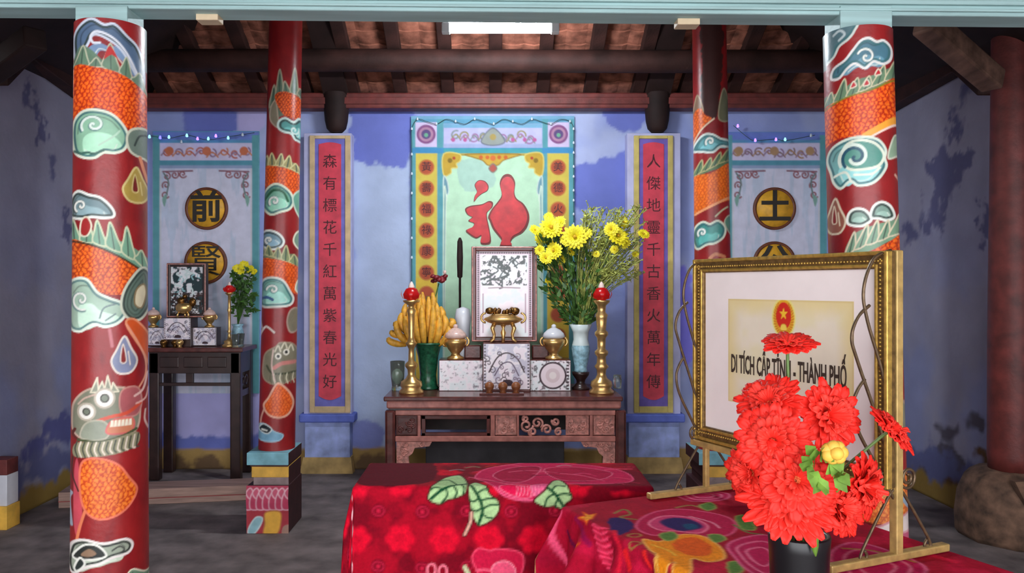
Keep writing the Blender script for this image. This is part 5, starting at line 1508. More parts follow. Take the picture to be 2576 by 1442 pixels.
# ------------------------------------------------------------ the small dark altar on the left
YS = 6.12; SS = YS / FPX; ZS = 1.026
SX = lambda q: (q - VX) * SS
SZ = lambda q: EYE - (q - VY) * SS
YSB = 6.46
t = thing('side_altar_table', (-2.3, 6.3, 0), 'tall dark wooden altar table in the side bay by the goggle-eyed dragon pillar', 'altar table')
b = B(); b.box((SX(366), YS - .02, SZ(886)), (SX(612), YSB + .02, ZS), .006); b.build('table_top', M['rose'], t)
b = B(); b.box((SX(374), YS, SZ(940)), (SX(605), YS + .03, SZ(886)), .004)
for k in range(3): b.box((SX(402 + k * 60), YS - .006, SZ(925)), (SX(450 + k * 60), YS + .01, SZ(898)), .006)
b.build('front_apron', M['ebony'], t)
for x in (SX(374), SX(593)):
    b = B(); b.box((x, YS + .03, SZ(940)), (x + .03, YSB - .03, SZ(886)), .004); b.build('side_apron', M['ebony'], t)
for x0 in (374, 578):
    for y0 in (YS, YSB - .075):
        b = B(); b.box((SX(x0), y0, 0), (SX(x0 + 26), y0 + .07, SZ(886)), .01); b.build('leg', M['ebony'], t)
b = B(); b.box((SX(398), YS + .01, SZ(972)), (SX(580), YS + .04, SZ(964)), .003); b.build('stretcher', M['ebony'], t)
b = B(); b.box((SX(466), YS + .01, SZ(964)), (SX(484), YS + .04, SZ(938)), .003); b.build('strut', M['ebony'], t)
b = B(); b.box((SX(582), YS + .06, SZ(1002)), (SX(600), YSB - .06, SZ(985)), .003); b.build('side_stretcher', M['ebony'], t)
b = B()
for k in range(3):
    b.tube([(SX(597), YS + .12 + k * .09 + .03 * cos(a), SZ(962) + .035 * sin(a)) for a in np.linspace(0, 2 * pi, 13)[:-1]], .01, 6, True)
b.build('side_fretwork', M['ebony'], t)

# things on it
yq = 6.22; s = yq / FPX
t = thing('inlaid_stand', (-2.4, yq, ZS), 'small stepped stand inlaid with mother of pearl on the side altar', 'altar stand')
q0 = W(372, 870, yq); q1 = W(545, 824, yq); c0 = W(412, 870, yq - .04); c1 = W(480, 800, yq - .04)
b = B(); b.box((q0.x, yq, ZS), (q1.x, yq + .1, q1.z), .003); b.build('base_box', M['ebony'], t)
b = B(); b.box((c0.x, yq - .04, ZS), (c1.x, yq + .11, c1.z), .003); b.build('centre_block', M['ebony'], t)
pearl_panel('inlay', q0.x + .003, c0.x - .003, ZS + .012, q1.z - .003, yq - .002, t, 8, 'scroll')
pearl_panel('inlay', c1.x + .003, q1.x - .003, ZS + .012, q1.z - .003, yq - .002, t, 9, 'scroll')
pearl_panel('inlay', c0.x + .003, c1.x - .003, ZS + .06, c1.z - .003, yq - .042, t, 10, 'scroll')
yt = 6.25; a0 = W(421, 800, yt); a1 = W(521, 662, yt)
tablet(a0.x, a1.x, c1.z, a1.z, yt, 'dark upright tablet with dim shell inlay on the side altar', 'dark', 'ebony', .03)
x = W(462, 0, 6.19).x; zb_ = c1.z + .002
t = thing('incense_burner', (x, 6.19, zb_), 'small brass incense burner before the dark tablet of the side altar', 'incense burner')
b = B(); b.lathe([(0, .03), (.03, .03), (.06, .06), (.062, .09), (.045, .11), (0, .115)], (x, 6.19, zb_), 22, .7); b.build('bowl', M['brass'], t)
for i in range(3):
    a = pi / 2 + i * 2 * pi / 3; b = B(); b.tube([(x + .035 * cos(a), 6.19 + .022 * sin(a), zb_ + .05), (x + .05 * cos(a), 6.19 + .028 * sin(a), zb_ + .02), (x + .046 * cos(a), 6.19 + .026 * sin(a), zb_ + .001)], .009, 6); b.build('leg', M['brass'], t)
b = B(); b.ball((x - .02, 6.19, zb_ + .13), .03, (1, .7, 1), 2); b.ball((x + .07, 6.19, zb_ + .12), .03, (.9, .7, 1.2), 2); b.ball((x + .01, 6.19, zb_ + .165), .02, (1, 1, 1), 2); b.build('lid_ornament', M['brass_dark'], t)
for cx, lab in ((386, 'small brass urn with a pale lid on the side altar, nearest the goggle-eyed pillar'), (527, 'small brass urn with a pale lid on the side altar, near the thin candlestick')):
    q = W(cx, 826, 6.26); urn(q.x, 6.26, q1.z, .15, lab, 'pinkporc', 'lidded urns')
q = W(577, 872, 6.2); candlestick(q.x, 6.2, ZS, .5, 'thin brass candlestick with a dark red cup on the side altar', [(0, 0), (30, 0), (30, 8), (20, 16), (24, 24), (8, 34), (6, 60), (9, 66), (6, 74), (6, 150), (9, 158), (6, 168), (6, 222), (16, 230), (18, 235), (6, 236), (0, 236)])
for i, (cx, cy, lab) in enumerate(((412, 0, 'small dark fruit cup on the side altar nearest the big dragon pillar'), (438, 0, 'small dark fruit cup on the side altar, in front of the stand'), (452, 0, 'small brass cup on the side altar beside the dark fruit cups'))):
    x = W(cx, 0, 6.135).x; b = B(); b.lathe([(0, 0), (.022, 0), (.014, .012), (.028, .03), (.03, .046), (.018, .06), (0, .062)], (x, 6.135 + .02 * (i == 1), ZS), 14)
    tag(b.build('offering_cup', M['brass_dark' if i < 2 else 'brass'], None, (x, 6.135, ZS)), lab, 'cup', 'offering cups on the side altar')
x = W(612, 0, 6.38).x
b = B()
x = W(598, 0, 6.36).x
t = thing('dark_vase', (x, 6.36, ZS), 'dark vase on the side altar holding yellow flowers, half behind the candlestick', 'vase')
b = B(); b.lathe([(0, 0), (.03, 0), (.035, .02), (.05, .08), (.04, .13), (.035, .15), (.05, .17), (.042, .17), (0, .14)], (x, 6.36, ZS), 20); b.build('vase_body', M['celadon'], t)
m0 = Vector((x, 6.36, ZS + .16)); rnd = random.Random(3)
b = B()
for i in range(190):
    v = rnd.random(); p = W(rnd.uniform(588 - 4 * v, 640), 680 + 115 * v, 6.38 + rnd.uniform(-.05, .05)); d = Vector((rnd.uniform(-1, 1), rnd.uniform(-1, .3), rnd.uniform(-.3, 1))).normalized(); sd = d.orthogonal().normalized() * .014
    b.strip([[p - sd * .1, p + sd * .1], [p + d * .025 - sd, p + d * .025 + sd], [p + d * .055 - sd * .1, p + d * .055 + sd * .1]])
for i in range(10): b.tube([m0, W(592 + i * 5, 700, 6.38)], .003, 4)
tag(b.build('bouquet_leaves', M['leaf'], None, m0), 'dark leaves of the flowers on the side altar', 'foliage', None, 'stuff')
for (px, py, r) in ((598, 676, 13), (614, 668, 13), (630, 678, 12), (606, 684, 10), (640, 684, 9)):
    c = W(px, py, 6.36); t = thing('small_chrysanthemum', c, 'small yellow chrysanthemum above the dark leaves on the side altar', 'flower', 'yellow chrysanthemums on the side altar')
    b = B(); bloom(b, c, (rnd.uniform(-.3, .3), -1, .5), r * .0032, 12, rnd, 2, .3); b.build('petals', M['yellow'], t)
    b = B(); b.tube([c, (c + m0) / 2 + Vector((0, .02, 0)), m0], .0028, 5); b.build('stem', M['stem'], t)
for cx, cy, lab in ((592, 6.16, 'clear glass on the side altar just past the thin candlestick'), (606, 6.28, 'clear glass on the side altar in front of the dark vase')):
    x = W(cx, 0, cy).x
    b = B(); b.lathe([(0, 0), (.026, 0), (.022, .012), (.03, .1), (.027, .1), (.018, .014), (0, .012)], (x, cy, ZS), 18)
    tag(b.build('glass_tumbler', M['glass'], None, (x, cy, ZS)), lab, 'glass')

# low step in front of the side altar
t = thing('low_step', (-2.2, 5.5, 0), 'long low pinkish-brown wooden step on the floor before the side altar', 'step')
A = W(146, 1284, 5.36); E = W(632, 1258, 5.56)
A.z = 0; E.z = 0; d = E - A; n = Vector((-d.y, d.x, 0)).normalized() * .22
b = B(); b.obox(A + Vector((0, 0, .045)), d, n, (0, 0, .062), .006); b.build('tread', M['plank'], t)
b = B(); b.obox(A + Vector((0, 0, .0)) + n * .02, d, n * .9, (0, 0, .046), .004); b.build('base_plank', M['plank'], t)
b = B(); b.obox(A + Vector((0, 0, .04)) + n * .01, d, n * .9, (0, 0, .008), .001); b.build('red_line', M['plank_red'], t)
# ------------------------------------------------------------ blanket-covered tables
ZT = 0.79                                     # height of both table tops


def on_top(px, py):
    Y = (EYE - ZT) * FPX / (py - VY)
    return (px - VX) * Y / FPX, Y


def drape(org, ux, uy, L, Wd, drops, paintfn, name, lab, step=.0055, rc=.018, flare=.1, fold=.012, seed=1, freq=34, base=(170, 4, 34)):
    """a cloth laid over a box: u runs along ux, v along uy, each side hangs down by its drop"""
    du0, du1, dv0, dv1 = drops
    us = np.arange(-du0, L + du1 + step, step); vs = np.arange(-dv0, Wd + dv1 + step, step)
    U, V = np.meshgrid(us, vs)
    uc = np.clip(U, 0, L); vc = np.clip(V, 0, Wd)
    ou, ov = U - uc, V - vc
    d = np.hypot(ou, ov); nd = np.where(d > 1e-9, d, 1)
    nu, nv = ou / nd, ov / nd
    arc = rc * pi / 2
    ang = np.clip(d / rc, 0, pi / 2)
    down = np.where(d < arc, rc * (1 - np.cos(ang)), rc + (d - arc))
    out = rc * np.sin(ang)
    hang = np.clip(d - arc, 0, None)
    s = uc * 1.0 - vc + (np.arctan2(nv, nu) * .18)
    fl = (np.sin(s * freq + seed) + .5 * np.sin(s * freq * 2.3 + 2 * seed)) * fold
    out = out + hang * flare + fl * np.clip(hang / .09, 0, 1.6) + np.where(hang > 0, 1, 0) * fold * .8 * np.clip(hang / .09, 0, 1.6)
    u2 = uc + nu * out; v2 = vc + nv * out
    z = ZT + .006 + rc * .0 - down + np.where(d < 1e-9, .0035 * (fbm(U * 9, V * 9, seed) - .5), 0)
    z = np.maximum(z, .012)
    X = org[0] + ux[0] * u2 + uy[0] * v2; Y = org[1] + ux[1] * u2 + uy[1] * v2
    p = Paint(U * 1000, V * 1000, base); p.aa = 5
    paintfn(p)
    o = grid_mesh(name, np.stack([X, Y, z], -1), p.done(), M['cloth'], None, (org[0], org[1], 0))
    tag(o, lab, 'tablecloth')
    sm = o.modifiers.new('thickness', 'SOLIDIFY'); sm.thickness = .004; sm.offset = -1
    return o


def table_body(org, ux, uy, L, Wd, lab):
    t = thing('table', (org[0], org[1], 0), lab, 'table')
    O = Vector((org[0], org[1], 0)); u = Vector((ux[0], ux[1], 0)); v = Vector((uy[0], uy[1], 0)); i = .012
    b = B(); b.obox(O + u * i + v * i + Vector((0, 0, ZT - .03)), u * (L - 2 * i), v * (Wd - 2 * i), (0, 0, .03), .004); b.build('table_top', M['dark_wood'], t)
    for a in (.03, L - .08):
        for c in (.03, Wd - .08):
            b = B(); b.obox(O + u * a + v * c, u * .05, v * .05, (0, 0, ZT - .03), .004); b.build('leg', M['dark_wood'], t)


# --- the crimson blanket with the peony
Y1 = 2.81
S1 = Y1 / FPX
X1L = (899 - VX) * S1; X1R = (1632 - VX) * S1
O1 = (X1L, Y1); L1 = X1R - X1L; W1 = .35


def c1(px, py):
    """from the picture to the flat blanket, in millimetres"""
    if py <= 1225:
        X, Y = on_top(px, py); return ((X - X1L) * 1000, (Y - Y1) * 1000)
    return (((px - VX) * S1 - X1L) * 1000, -(py - 1225) * S1 * 1000)


def paint_peony(p):
    C = lambda pts: [c1(*q) for q in pts]
    n = fbm(p.x / 90, p.y / 90, 3)
    p.mix(np.arange(n.size), (112, 0, 24), np.clip((n - .42) * 5, 0, .85))
    rnd = random.Random(2)
    # tone-on-tone flowers of the ground
    for gx in range(-3, 12):
        for gy in range(-8, 8):
            cx = gx * 155 + (gy % 2) * 78; cy = gy * 95
            if gy % 2 == 0:
                for k in range(6):
                    a = k * pi / 3; p.disc(cx + 34 * cos(a), cy + 30 * sin(a), 24, (222, 6, 44), op=.34)
                p.disc(cx, cy, 18, (206, 4, 40), op=.4)
            else:
                p.disc(cx, cy, 27, (128, 0, 28), op=.7); p.line([(cx + 20 * cos(a), cy + 16 * sin(a)) for a in np.linspace(0, 2 * pi, 13)[:-1]], (204, 34, 70), 6, closed=True, op=.6)
                p.disc(cx, cy, 8, (210, 30, 66), op=.6)
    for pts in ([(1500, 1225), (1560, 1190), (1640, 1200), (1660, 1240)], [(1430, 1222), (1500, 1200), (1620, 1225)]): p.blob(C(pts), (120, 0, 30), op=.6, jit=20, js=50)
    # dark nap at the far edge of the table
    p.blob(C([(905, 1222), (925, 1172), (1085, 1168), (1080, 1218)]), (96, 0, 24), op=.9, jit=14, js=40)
    # big peony
    p.blob(C([(1195, 1205), (1230, 1182), (1330, 1168), (1450, 1172), (1560, 1188), (1590, 1215), (1500, 1222), (1420, 1222), (1400, 1232), (1390, 1250), (1345, 1265), (1290, 1262), (1250, 1240), (1220, 1216)]), (206, 24, 82), (236, 90, 130), 7)
    for pts, c in (([(1240, 1200), (1290, 1180), (1360, 1180), (1330, 1212), (1280, 1218)], (176, 10, 62)), ([(1370, 1184), (1460, 1180), (1540, 1194), (1500, 1212), (1410, 1212)], (184, 12, 66)), ([(1255, 1232), (1300, 1222), (1340, 1228), (1335, 1258), (1290, 1256)], (228, 20, 78)), ([(1335, 1228), (1368, 1222), (1396, 1228), (1392, 1246), (1350, 1258)], (240, 92, 142))):
        p.blob(C(pts), c, (238, 120, 150), 4)
    for x in range(1300, 1392, 9): p.line(C([(x, 1229), (x + 2, 1240), (x - 2, 1254)]), (250, 140, 170), 4, op=.8)
    for q in ([(1180, 1205), (1230, 1212), (1275, 1222), (1320, 1230)], [(1410, 1196), (1470, 1202), (1520, 1214)], [(1280, 1192), (1330, 1188), (1380, 1192)]): p.line(C(q), (240, 110, 140), 6)
    for k in range(26):
        x = rnd.uniform(1210, 1570); y = rnd.uniform(1174, 1222); ln = rnd.uniform(14, 46)
        p.line(C([(x - ln, y + rnd.uniform(-3, 3)), (x, y - 2), (x + ln, y + rnd.uniform(-2, 5))]), rnd.choice([(240, 110, 150), (120, 0, 44), (226, 50, 100), (150, 4, 56), (236, 90, 120)]), rnd.uniform(4, 9), op=.7)
    for q, c in (((1190, 1178), (120, 150, 110)), ((1150, 1185), (150, 150, 150)), ((1240, 1176), (206, 60, 40)), ((1420, 1174), (200, 160, 160))): p.line(C([(q[0] - 18, q[1] + 3), q, (q[0] + 16, q[1] + 2)]), c, 9, op=.7)
    # leaves with dark veins
    LG = (178, 214, 152); DG_ = (16, 76, 44); OUT = (92, 10, 24)
    for pts, mid, veins in (
        ([(1078, 1264), (1082, 1240), (1094, 1222), (1120, 1206), (1156, 1200), (1174, 1214), (1176, 1240), (1158, 1258), (1128, 1266), (1106, 1276)], [(1174, 1222), (1140, 1226), (1108, 1244), (1086, 1262)],
         [[(1150, 1224), (1128, 1212), (1100, 1216)], [(1140, 1228), (1150, 1246), (1144, 1260)], [(1122, 1234), (1126, 1254), (1112, 1272)], [(1116, 1238), (1096, 1234), (1084, 1240)], [(1160, 1224), (1168, 1236), (1166, 1250)]]),
        ([(1178, 1226), (1196, 1218), (1222, 1226), (1232, 1250), (1254, 1268), (1256, 1290), (1240, 1312), (1210, 1330), (1196, 1322), (1186, 1296), (1180, 1260)], [(1184, 1226), (1206, 1262), (1214, 1292), (1204, 1326)],
         [[(1200, 1250), (1216, 1240), (1228, 1240)], [(1208, 1268), (1228, 1262), (1244, 1262)], [(1214, 1288), (1232, 1278), (1254, 1276)], [(1214, 1300), (1226, 1308), (1238, 1308)], [(1204, 1262), (1192, 1270), (1182, 1266)], [(1212, 1286), (1198, 1294), (1188, 1290)]]),
        ([(1342, 1268), (1362, 1248), (1376, 1232), (1392, 1214), (1412, 1214), (1430, 1236), (1438, 1262), (1424, 1274), (1412, 1288), (1394, 1282), (1370, 1284)], [(1378, 1236), (1396, 1252), (1418, 1284)],
         [[(1394, 1250), (1376, 1262), (1370, 1280)], [(1400, 1254), (1420, 1250), (1436, 1254)], [(1388, 1242), (1400, 1228), (1420, 1230)], [(1404, 1262), (1396, 1276), (1398, 1284)]])):
        p.blob(C(pts), LG, OUT, 7)
        p.line(C(mid), DG_, 11)
        for v in veins: p.line(C(v), DG_, 7)
    p.line(C([(1186, 1298), (1184, 1320), (1170, 1350)]), (70, 12, 24), 18); p.line(C([(1186, 1298), (1184, 1320), (1170, 1350)]), (222, 170, 148), 10)
    # flowers at the foot of the visible front
    p.blob(C([(1188, 1408), (1205, 1386), (1232, 1388), (1250, 1382), (1300, 1388), (1316, 1404), (1310, 1440), (1280, 1480), (1220, 1480), (1200, 1440)]), (206, 22, 66), (240, 70, 104), 6)
    p.blob(C([(1240, 1424), (1262, 1412), (1284, 1418), (1296, 1440), (1270, 1460), (1240, 1450)]), (238, 84, 120), (250, 140, 160), 5)
    p.line(C([(1200, 1440), (1230, 1436), (1262, 1446)]), (240, 90, 120), 9)
    for q in ((1088, 1432), (1116, 1438)): p.line([(c1(*q)[0] + 14 * cos(a), c1(*q)[1] + 20 * sin(a)) for a in np.linspace(0, 2 * pi, 9)[:-1]], (240, 120, 140), 8, closed=True)
    p.line(C([(1170, 1430), (1180, 1450)]), (206, 214, 170), 14)
    # the printed border that hangs at the left end
    for k in range(9):
        v = -30 - k * 62
        p.disc(-46 - (k % 2) * 14, v, 12 + 5 * (k % 3), (244, 200, 206)); p.line([(-40, v), (-60, v - 26), (-44, v - 50)], (240, 90, 120), 10)


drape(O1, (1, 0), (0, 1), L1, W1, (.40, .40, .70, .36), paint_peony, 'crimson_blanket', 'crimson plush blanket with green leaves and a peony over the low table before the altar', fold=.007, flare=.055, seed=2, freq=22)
table_body(O1, (1, 0), (0, 1), L1, W1, 'low table under the crimson blanket with the peony')

# --- the many-coloured blanket
O2 = (.235, 2.54); UX = Vector((.40, -.9165)); UY = Vector((.9165, .40)); L2 = 1.0; W2 = .72


def c2(px, py):
    """picture point to blanket millimetres: on the table top, or on the end that hangs towards the altar side"""
    X, Y = on_top(px, py); d = Vector((X - O2[0], Y - O2[1])); u, v = d.dot(UX), d.dot(UY)
    if v >= 0: return (u * 1000, v * 1000)
    k = (px - VX) / FPX
    t = (O2[1] * k - O2[0]) / (UX[0] - UX[1] * k); Yh = O2[1] + UX[1] * t
    z = EYE - (py - VY) * Yh / FPX
    return (t * 1000, -(ZT - z) * 1000)


def paint_garden(p):
    C = lambda pts: [c2(*q) for q in pts]
    n = fbm(p.x / 80, p.y / 80, 6)
    p.mix(np.arange(n.size), (150, 6, 44), np.clip((n - .48) * 4, 0, .8))
    p.mix(np.arange(n.size), (214, 24, 70), np.clip((.42 - n) * 5, 0, .6))
    p.blob(C([(1600, 1330), (1628, 1300), (1690, 1286), (1760, 1290), (1830, 1306), (1852, 1330), (1830, 1352), (1760, 1356), (1700, 1350), (1640, 1352)]), (186, 18, 74), (222, 90, 130), 7)
    p.blob(C([(1632, 1322), (1665, 1304), (1730, 1306), (1780, 1328), (1760, 1346), (1700, 1342), (1660, 1340)]), (206, 60, 110), (240, 130, 160), 6)
    p.blob(C([(1660, 1318), (1690, 1308), (1735, 1312), (1768, 1332), (1720, 1342), (1684, 1334)]), (46, 30, 92), (120, 40, 100), 5)
    p.blob(C([(1718, 1326), (1745, 1324), (1756, 1334), (1730, 1338)]), (26, 74, 110))
    p.line(C([(1735, 1304), (1790, 1320), (1810, 1334)]), (236, 150, 176), 6)
    p.blob(C([(1528, 1316), (1548, 1306), (1590, 1318), (1592, 1334), (1560, 1352), (1544, 1344)]), (50, 28, 92), jit=6, js=20)
    p.line(C([(1545, 1296), (1570, 1286), (1586, 1298), (1560, 1306), (1600, 1312)]), (130, 130, 70), 8)
    for q in ((1596, 1352), (1600, 1376)): p.line([(c2(*q)[0] + 14 * cos(a), c2(*q)[1] + 20 * sin(a)) for a in np.linspace(0, 2 * pi, 9)[:-1]], (168, 140, 70), 5, closed=True)
    # the orange lily that spills over the edge
    p.blob(C([(1618, 1362), (1660, 1368), (1700, 1352), (1760, 1352), (1800, 1372), (1820, 1394), (1820, 1412), (1780, 1420), (1740, 1412), (1740, 1450), (1736, 1500), (1716, 1500), (1706, 1450), (1696, 1420), (1692, 1480), (1678, 1500), (1664, 1450), (1656, 1406), (1634, 1388)]), (244, 146, 26), (250, 186, 96), 6)
    p.blob(C([(1690, 1372), (1740, 1356), (1790, 1378), (1780, 1404), (1720, 1400)]), (232, 96, 24), jit=6, js=20, op=.8)
    p.line(C([(1640, 1376), (1680, 1390), (1700, 1404)]), (250, 190, 70), 7); p.line(C([(1690, 1412), (1700, 1440), (1704, 1480)]), (206, 90, 20), 5); p.line(C([(1660, 1410), (1676, 1460)]), (252, 196, 90), 6)
    for pts in ([(1660, 1352), (1690, 1344), (1704, 1356), (1680, 1366)], [(1782, 1352), (1810, 1350), (1824, 1362), (1800, 1370)], [(1850, 1308), (1870, 1300), (1890, 1316), (1900, 1336), (1868, 1336)], [(1760, 1276), (1790, 1270), (1800, 1284), (1776, 1288)], [(1830, 1424), (1856, 1420), (1870, 1442), (1840, 1450)]):
        p.blob(C(pts), (90, 130, 60), (150, 170, 90), 5, jit=4, js=12)
    p.line(C([(1846, 1326), (1880, 1344), (1920, 1350)]), (96, 128, 70), 8); p.line(C([(1700, 1282), (1740, 1276), (1780, 1290)]), (150, 150, 80), 6)
    # magenta peonies
    for pts in ([(1830, 1378), (1870, 1358), (1930, 1352), (1980, 1380), (1990, 1440), (1940, 1470), (1880, 1440), (1850, 1410)], [(2090, 1400), (2150, 1370), (2260, 1400), (2330, 1440), (2260, 1490), (2130, 1470)], [(1700, 1246), (1760, 1238), (1830, 1246), (1820, 1262), (1740, 1266)]):
        p.blob(C(pts), (190, 22, 84), (222, 100, 140), 8)
        cx = sum(a for a, _ in pts) / len(pts); cy = sum(a for _, a in pts) / len(pts)
        for f in (.7, .4): p.line(C([(cx + (a - cx) * f, cy + (c - cy) * f) for a, c in pts]), (232, 120, 154), 7, closed=True)
    p.line(C([(2120, 1385), (2200, 1392), (2300, 1420)]), (170, 130, 60), 9); p.line(C([(2260, 1372), (2340, 1400), (2400, 1420)]), (210, 20, 60), 24, op=.7)
    # the hanging end: ferns, stars and pink bands
    for pts in ([(1466, 1292), (1482, 1300), (1500, 1296), (1490, 1310), (1488, 1330), (1478, 1318), (1464, 1316), (1472, 1304)], [(1476, 1364), (1482, 1376), (1492, 1376), (1484, 1388), (1486, 1408), (1476, 1394), (1466, 1390), (1474, 1380)]):
        p.blob(C(pts), (246, 160, 50), (222, 70, 30), 6, smooth=False)
    for k in range(9):
        y = 1330 + k * 16; x = 1500 + k * 6
        p.line(C([(x, y), (x + 16, y + 10), (x + 30, y + 6)]), (250, 70, 110), 8); p.line(C([(x + 4, y + 8), (x + 22, y + 18), (x + 40, y + 16)]), (216, 30, 70), 6)
    for pts, c, w_ in (([(1424, 1300), (1422, 1350), (1440, 1440)], (236, 80, 120), 14), ([(1412, 1330), (1402, 1390), (1396, 1442)], (232, 60, 90), 12), ([(1460, 1316), (1480, 1342), (1506, 1380)], (150, 10, 70), 16),
                       ([(1440, 1350), (1470, 1400), (1480, 1445)], (110, 8, 60), 14), ([(1590, 1400), (1610, 1440)], (236, 30, 40), 18), ([(1546, 1340), (1580, 1400), (1590, 1445)], (226, 24, 56), 14), ([(1630, 1400), (1650, 1442)], (240, 40, 40), 14)):
        p.line(C(pts), c, w_)
    # striped hem on the corner that falls next to the crimson blanket
    for k in range(16):
        v = -60 - k * 44
        p.blob([(-130, v), (-40, v - 12), (-40, v - 34), (-130, v - 20)], (240, 130, 40) if k % 2 else (226, 50, 30), smooth=False, op=.85)
        p.line([(-30, v), (-34, v - 44)], (206, 170, 110), 12)
    rnd = random.Random(31)
    for k in range(60):
        u = rnd.uniform(0, 1300); v = rnd.uniform(-560, -120)
        if u > 420: p.blob([(u + 30 * cos(a) * rnd.uniform(.6, 1.2), v + 34 * sin(a)) for a in np.linspace(0, 2 * pi, 8)[:-1]], rnd.choice([(226, 60, 110), (244, 150, 40), (60, 110, 60), (120, 10, 60)]), (240, 130, 150), 5)


drape(O2, UX, UY, L2, W2, (.12, .40, .62, .42), paint_garden, 'flowered_blanket', 'red blanket with orange lily and blue-eyed flowers under the easel', step=.0058, fold=.024, flare=.03, seed=5, freq=30, base=(168, 6, 42))
table_body(O2, UX, UY, L2, W2, 'table under the flowered blanket that carries the easel')

# ------------------------------------------------------------ easel and the framed certificate
u3 = Vector((UX[0], UX[1], 0)); v3 = Vector((UY[0], UY[1], 0)); zz3 = Vector((0, 0, 1))
FL = Vector((.70, 2.70, 0)); FR = Vector((1.02, 2.00, 0)); FW = (FR - FL).length
fu_ = (FR - FL).normalized(); fn = Vector((-fu_.y, fu_.x, 0))
if fn.dot(Vector((0, -1, 0)) ) < 0: fn = -fn      # towards the door


def F(px, py):
    """picture point to (distance along the frame, height)"""
    k = (px - VX) / FPX
    t = (FL.y * k - FL.x) / ((FR.x - FL.x) - (FR.y - FL.y) * k); Y = FL.y + (FR.y - FL.y) * t
    return t * FW, EYE - (py - VY) * Y / FPX


def FP(a, z, d=0.0): return FL + fu_ * a + fn * d + zz3 * z


FZ0, FZ1 = .985, 1.590
FX0, FX1 = F(1754, 800)[0], F(2246, 800)[0]
t = thing('framed_certificate', FP((FX0 + FX1) / 2, FZ0), 'gilt framed certificate with a red and gold emblem standing on the bronze easel', 'framed certificate')
bw = .046


def fbox(b, a0, a1, z0, z1, d0, d1, bev=.003):
    b.obox(FP(a0, z0, d0), fu_ * (a1 - a0), fn * (d1 - d0), zz3 * (z1 - z0), bev)


for q in ((FX0, FX0 + bw, FZ0, FZ1), (FX1 - bw, FX1, FZ0, FZ1), (FX0 + bw * .9, FX1 - bw * .9, FZ1 - bw, FZ1), (FX0 + bw * .9, FX1 - bw * .9, FZ0, FZ0 + bw)):
    b = B(); fbox(b, q[0], q[1], q[2], q[3], -.012, .014, .005); b.build('frame_side', M['gold_dark'], t)
b = B()
for i, o_ in ((0, .0), (1, bw * .72)):
    w_ = .011 if i == 0 else .009; dd = .021 if i == 0 else .017
    a0, a1, z0, z1 = FX0 + o_, FX1 - o_, FZ0 + o_, FZ1 - o_
    for q in ((a0, a0 + w_, z0, z1), (a1 - w_, a1, z0, z1), (a0 + w_, a1 - w_, z1 - w_, z1), (a0 + w_, a1 - w_, z0, z0 + w_)): fbox(b, *q, .0, dd, .003)
b.build('gilt_edge', M['gold'], t)
b = B(); m_ = bw * .55
na = int((FX1 - FX0) / .0105); nz_ = int((FZ1 - FZ0) / .0105)
for i in range(1, na): 
    for z in (FZ0 + m_, FZ1 - m_): b.ball(FP(FX0 + (FX1 - FX0) * i / na, z, .0145), .0037, (1, 1, 1), 1)
for i in range(1, nz_):
    for a in (FX0 + m_, FX1 - m_): b.ball(FP(a, FZ0 + (FZ1 - FZ0) * i / nz_, .0145), .0037, (1, 1, 1), 1)
b.build('beading', M['gold'], t)
b = B(); fbox(b, FX0 + .02, FX1 - .02, FZ0 + .02, FZ1 - .02, -.01, .002, 0); b.build('card_mount', M['mat'], t)
# the printed sheet
pa0, pz1 = F(1834, 752); pa1, _ = F(2150, 770); pz0 = 1.13
na_, nz2 = 150, 150
A_, Z_ = np.meshgrid(np.linspace(pa0, pa1, na_), np.linspace(pz0, pz1, nz2))
p = Paint(A_ * 1000, Z_ * 1000, (238, 226, 190)); p.aa = 2
n = fbm(p.x / 90, p.y / 90, 12); p.mix(np.arange(n.size), (240, 228, 208), np.clip((n - .42) * 5, 0, .9))
ed = np.minimum(np.minimum(p.x - pa0 * 1000, pa1 * 1000 - p.x), np.minimum(p.y - pz0 * 1000, pz1 * 1000 - p.y))
p.mix(np.arange(n.size), (236, 214, 150), np.clip(1 - ed / 60, 0, .75)); p.mix(np.arange(n.size), (222, 196, 130), np.clip(1 - ed / 7, 0, .6))
G = lambda pts: [tuple(1000 * q for q in F(*s_)) for s_ in pts]
ea, ez = [1000 * q for q in F(1973, 800)]
ring = [(ea + 43 * cos(a), ez + 55 * sin(a)) for a in np.linspace(0, 2 * pi, 25)[:-1]]
p.disc(ea, ez, 48, (238, 226, 130), 62, .45)
p.blob([(ea + 40 * cos(a), ez + 53 * sin(a)) for a in np.linspace(0, 2 * pi, 25)[:-1]], (232, 170, 40), (238, 190, 60), 3)
p.disc(ea, ez + 6, 30, (214, 40, 26), 40)
for k in range(14):
    for s_ in (-1, 1):
        a = -pi / 2 + s_ * (.25 + k * .17); p.line([(ea + 30 * cos(a), ez + 42 * sin(a)), (ea + 40 * cos(a + s_ * .1), ez + 53 * sin(a + s_ * .1))], (200, 110, 30), 2.5, smooth=False)
star = [(ea + (17 if i % 2 == 0 else 7) * cos(pi / 2 + i * pi / 5), ez + 12 + (20 if i % 2 == 0 else 8) * sin(pi / 2 + i * pi / 5)) for i in range(10)]
p.blob(star, (246, 196, 50), smooth=False)
p.blob([(ea - 12, ez - 36), (ea - 8, ez - 20), (ea + 8, ez - 20), (ea + 12, ez - 36)], (246, 214, 90), (206, 130, 40), 2)
p.blob([(ea - 24, ez - 58), (ea - 18, ez - 46), (ea + 18, ez - 46), (ea + 24, ez - 58), (ea, ez - 52)], (206, 52, 30), smooth=False)
pos = FL + Vector((0, 0, 0))
P = np.stack([FL.x + fu_.x * A_ + fn.x * .003, FL.y + fu_.y * A_ + fn.y * .003, Z_], -1)
